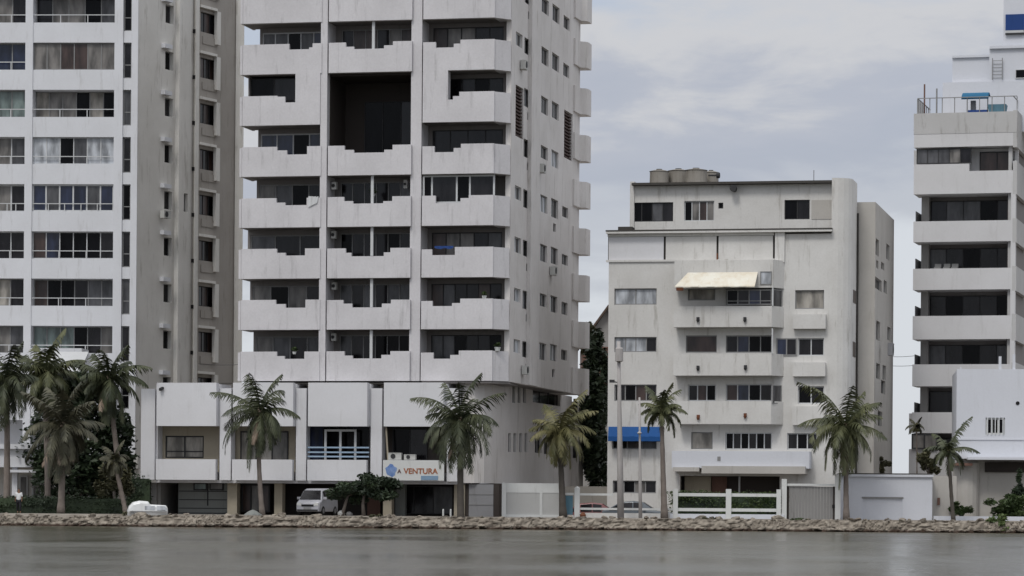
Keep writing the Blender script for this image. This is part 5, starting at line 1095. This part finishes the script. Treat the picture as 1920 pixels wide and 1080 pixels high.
m = MB(); c = W(474, 971, 175.6); ns_ = 14
for i in range(ns_):
    for j in range(6):
        def pp(i, j): a_ = 2*math.pi*(i % ns_)/ns_; e_ = j/6; r_ = (1-e_**2)*(1+.18*noise.noise((math.cos(a_)*2, math.sin(a_)*2, e_*3))); return (c.x+math.cos(a_)*.5*r_, 175.6+math.sin(a_)*.35*r_, GZ-.05+.36*e_)
        m.quad(pp(i, j), pp(i+1, j), pp(i+1, j+1), pp(i, j+1))
tag(m.build('tarpaulin', 'tile_grey'), 'grey-green crumpled tarpaulin heap at the shore edge below the left shutter', 'tarpaulin')
for px, lab in ((831, 'left one of two short white bollards before the dark garage'), (845, 'right one of two short white bollards before the dark garage')):
    c = W(px, 966, 177); c.z = GZ; m = MB(); m.tube([c, c+Vector((0, 0, .38)), c+Vector((0, 0, .42))], [.05, .05, .02], 8); tag(m.build('bollard', 'fence_white'), lab, 'bollard', 'bollards before the garage')
for px, w_, h_, lab, mt in ((1093, .18, .3, 'small brown planter tub on the shore beside the rail fence', 'rust'), (640, .22, .3, 'pale rubbish sack by the tree next to the van', 'ac_white'), (655, .2, .24, 'smaller grey sack right of the pale rubbish sack', 'pod_grey')):
    c = W(px, 966, 176.9); c.z = GZ; m = MB(); m.tube([c, c+Vector((0, 0, h_*.5)), c+Vector((.02, 0, h_*.85)), c+Vector((.03, 0, h_))], [w_*.8, w_, w_*.6, w_*.15], 9); tag(m.build('planter' if 'planter' in lab else 'rubbish_sack', mt), lab, 'planter' if 'planter' in lab else 'sack')

# ================================================================== PERSON
def person(px, py, Y, h):
    B = W(px, py, Y); B.z = GZ; T = thing('person', tuple(B), 'person in a loose white shirt and dark trousers walking on the left promenade', 'person')
    k = h/1.7
    def skin(name, J, E, Rd, mat):
        me = bpy.data.meshes.new(name); me.from_pydata([Vector(j)*k for j in J], E, []); me.update(); o = bpy.data.objects.new(name, me); col.objects.link(o); o.parent = T; me.materials.append(MAT[mat])
        sk = o.modifiers.new('skin', 'SKIN'); sv = me.skin_vertices[0].data
        for i, r_ in enumerate(Rd): sv[i].radius = (r_*k, r_*k*(.75 if mat == 'cloth_white' and i < 3 else 1)); sv[i].use_root = (i == 0)
        ss = o.modifiers.new('sub', 'SUBSURF'); ss.levels = 2; ss.render_levels = 2; return o
    J = [(0, 0, .92), (0, 0, 1.15), (0, .0, 1.36), (0, -.01, 1.46), (0, -.02, 1.55), (0, -.02, 1.66), (.09, 0, .88), (.12, -.10, .50), (.12, -.02, .09), (.12, -.14, .04), (-.09, 0, .88), (-.10, .10, .50), (-.11, .26, .12), (-.11, .16, .05), (.17, 0, 1.38), (.22, -.03, 1.10), (.22, -.12, .88), (.22, -.15, .80), (-.17, 0, 1.38), (-.22, .05, 1.10), (-.24, .03, .87), (-.24, .01, .79)]
    E = [(0, 1), (1, 2), (2, 3), (3, 4), (4, 5), (0, 6), (6, 7), (7, 8), (8, 9), (0, 10), (10, 11), (11, 12), (12, 13), (2, 14), (14, 15), (15, 16), (16, 17), (2, 18), (18, 19), (19, 20), (20, 21)]
    skin('body', J, E, [.13, .12, .13, .05, .08, .075, .08, .055, .04, .035, .08, .055, .04, .035, .055, .04, .03, .03, .055, .04, .03, .03], 'skin')
    skin('shirt', [(0, 0, .80), (0, 0, 1.1), (0, 0, 1.38), (.18, 0, 1.38), (.23, -.03, 1.12), (-.18, 0, 1.38), (-.23, .05, 1.12)], [(0, 1), (1, 2), (2, 3), (3, 4), (2, 5), (5, 6)], [.21, .18, .15, .08, .07, .08, .07], 'cloth_white')
    skin('trousers', [(0, 0, .90), (.09, 0, .86), (.12, -.10, .50), (.12, -.02, .14), (-.09, 0, .86), (-.10, .10, .50), (-.11, .25, .16)], [(0, 1), (1, 2), (2, 3), (0, 4), (4, 5), (5, 6)], [.15, .11, .085, .065, .11, .085, .065], 'cloth_dark')
    skin('hair', [(0, .01, 1.60), (0, 0, 1.67)], [(0, 1)], [.088, .08], 'hair')
person(35, 966, 177.5, 1.38)

# ================================================================== SHORE ROCKS
rr = random.Random(12); protos = []
for i in range(10):
    bm = bmesh.new(); bmesh.ops.create_icosphere(bm, subdivisions=3, radius=1)
    for v in bm.verts:
        q = v.co.normalized(); f_ = 1+.35*noise.noise(q*1.1+Vector((i*7, 0, 0)))+.15*noise.noise(q*3+Vector((0, i*5, 0)))
        c = Vector((max(-.8, min(.8, q.x)), max(-.78, min(.78, q.y)), max(-.72, min(.7, q.z))))*f_; v.co = c
    me = bpy.data.meshes.new('rock'); bm.to_mesh(me); bm.free(); me.materials.append(MAT['rock'])
    protos.append(me)
# rubble retaining wall: every stone of the facing is real relief
sw = MB(); dx = .055; nx = int(64/dx); nz = 13
def wy(x): return 173.05+noise.noise((x*.25, 3.1, 0))*.12
def wtop(x): return GZ-.03+.07*noise.noise((x*1.1, 0, 4))+.05*noise.noise((x*3.7, 2, 4))-(.12 if x < -20.6 else 0)
grid_ = []
for i in range(nx+1):
    x = -32+i*dx; row = []
    for k in range(nz+4):
        if k <= nz: z = -.45+(wtop(x)+.45)*k/nz; y = wy(x)+.32*max(0, z)
        else: z = wtop(x)+.01; y = wy(x)+.2+.28*(k-nz)
        q = Vector((x*(1.9+.6*noise.noise((x*.3, 7, 0)))*1.0+.4*noise.noise((x*2, z*3, 0)), y*1.2, z*3.8)); d_, p_ = noise.voronoi(q); e_ = min(1, (d_[1]-d_[0])*2.6)
        h_ = .12*e_**.6+.05*noise.noise((x*6, y*6, z*6))+.07*noise.noise(Vector(p_[0])*5)
        if k <= nz: y -= h_
        else: z += h_*.5-.08; 
        row.append(Vector((x, y, z)))
    grid_.append(row)
for i in range(nx):
    for k in range(nz+3):
        sw.quad(grid_[i][k], grid_[i+1][k], grid_[i+1][k+1], grid_[i][k+1])
o = sw.build('seawall', 'rock'); tag(o, 'low brown rubble stone retaining wall along the whole waterline', 'seawall')
rows = [(.10, 172.85, .15), (GZ-.02, 173.75, .14)]
cnt = 0
for ri, (z_, y_, sz) in enumerate(rows):
    x = -29.0
    while x < 29.5 and cnt < 296:
        s_ = sz*rr.choice([.6, .8, 1, 1.2, 1.7])*rr.uniform(.85, 1.15); lo = x < -20.8
        o = bpy.data.objects.new('boulder', rr.choice(protos)); col.objects.link(o)
        x += s_*1.1
        o.location = (x, y_+rr.uniform(-.12, .2), z_+rr.uniform(-.05, .06)-(0.10 if lo else 0)); o.scale = (s_*rr.uniform(1.1, 2.0), s_*rr.uniform(.8, 1.2), s_*rr.uniform(.35, .75))
        o.rotation_euler = (rr.uniform(-.4, .4), rr.uniform(-.4, .4), rr.uniform(0, 6))
        o['label'] = 'rough brown-grey boulder in the rock edging along the waterline'; o['category'] = 'rock'; o['group'] = 'boulders edging the shore'
        x += s_*1.1+rr.choice([0, .1, .3, .9]); cnt += 1
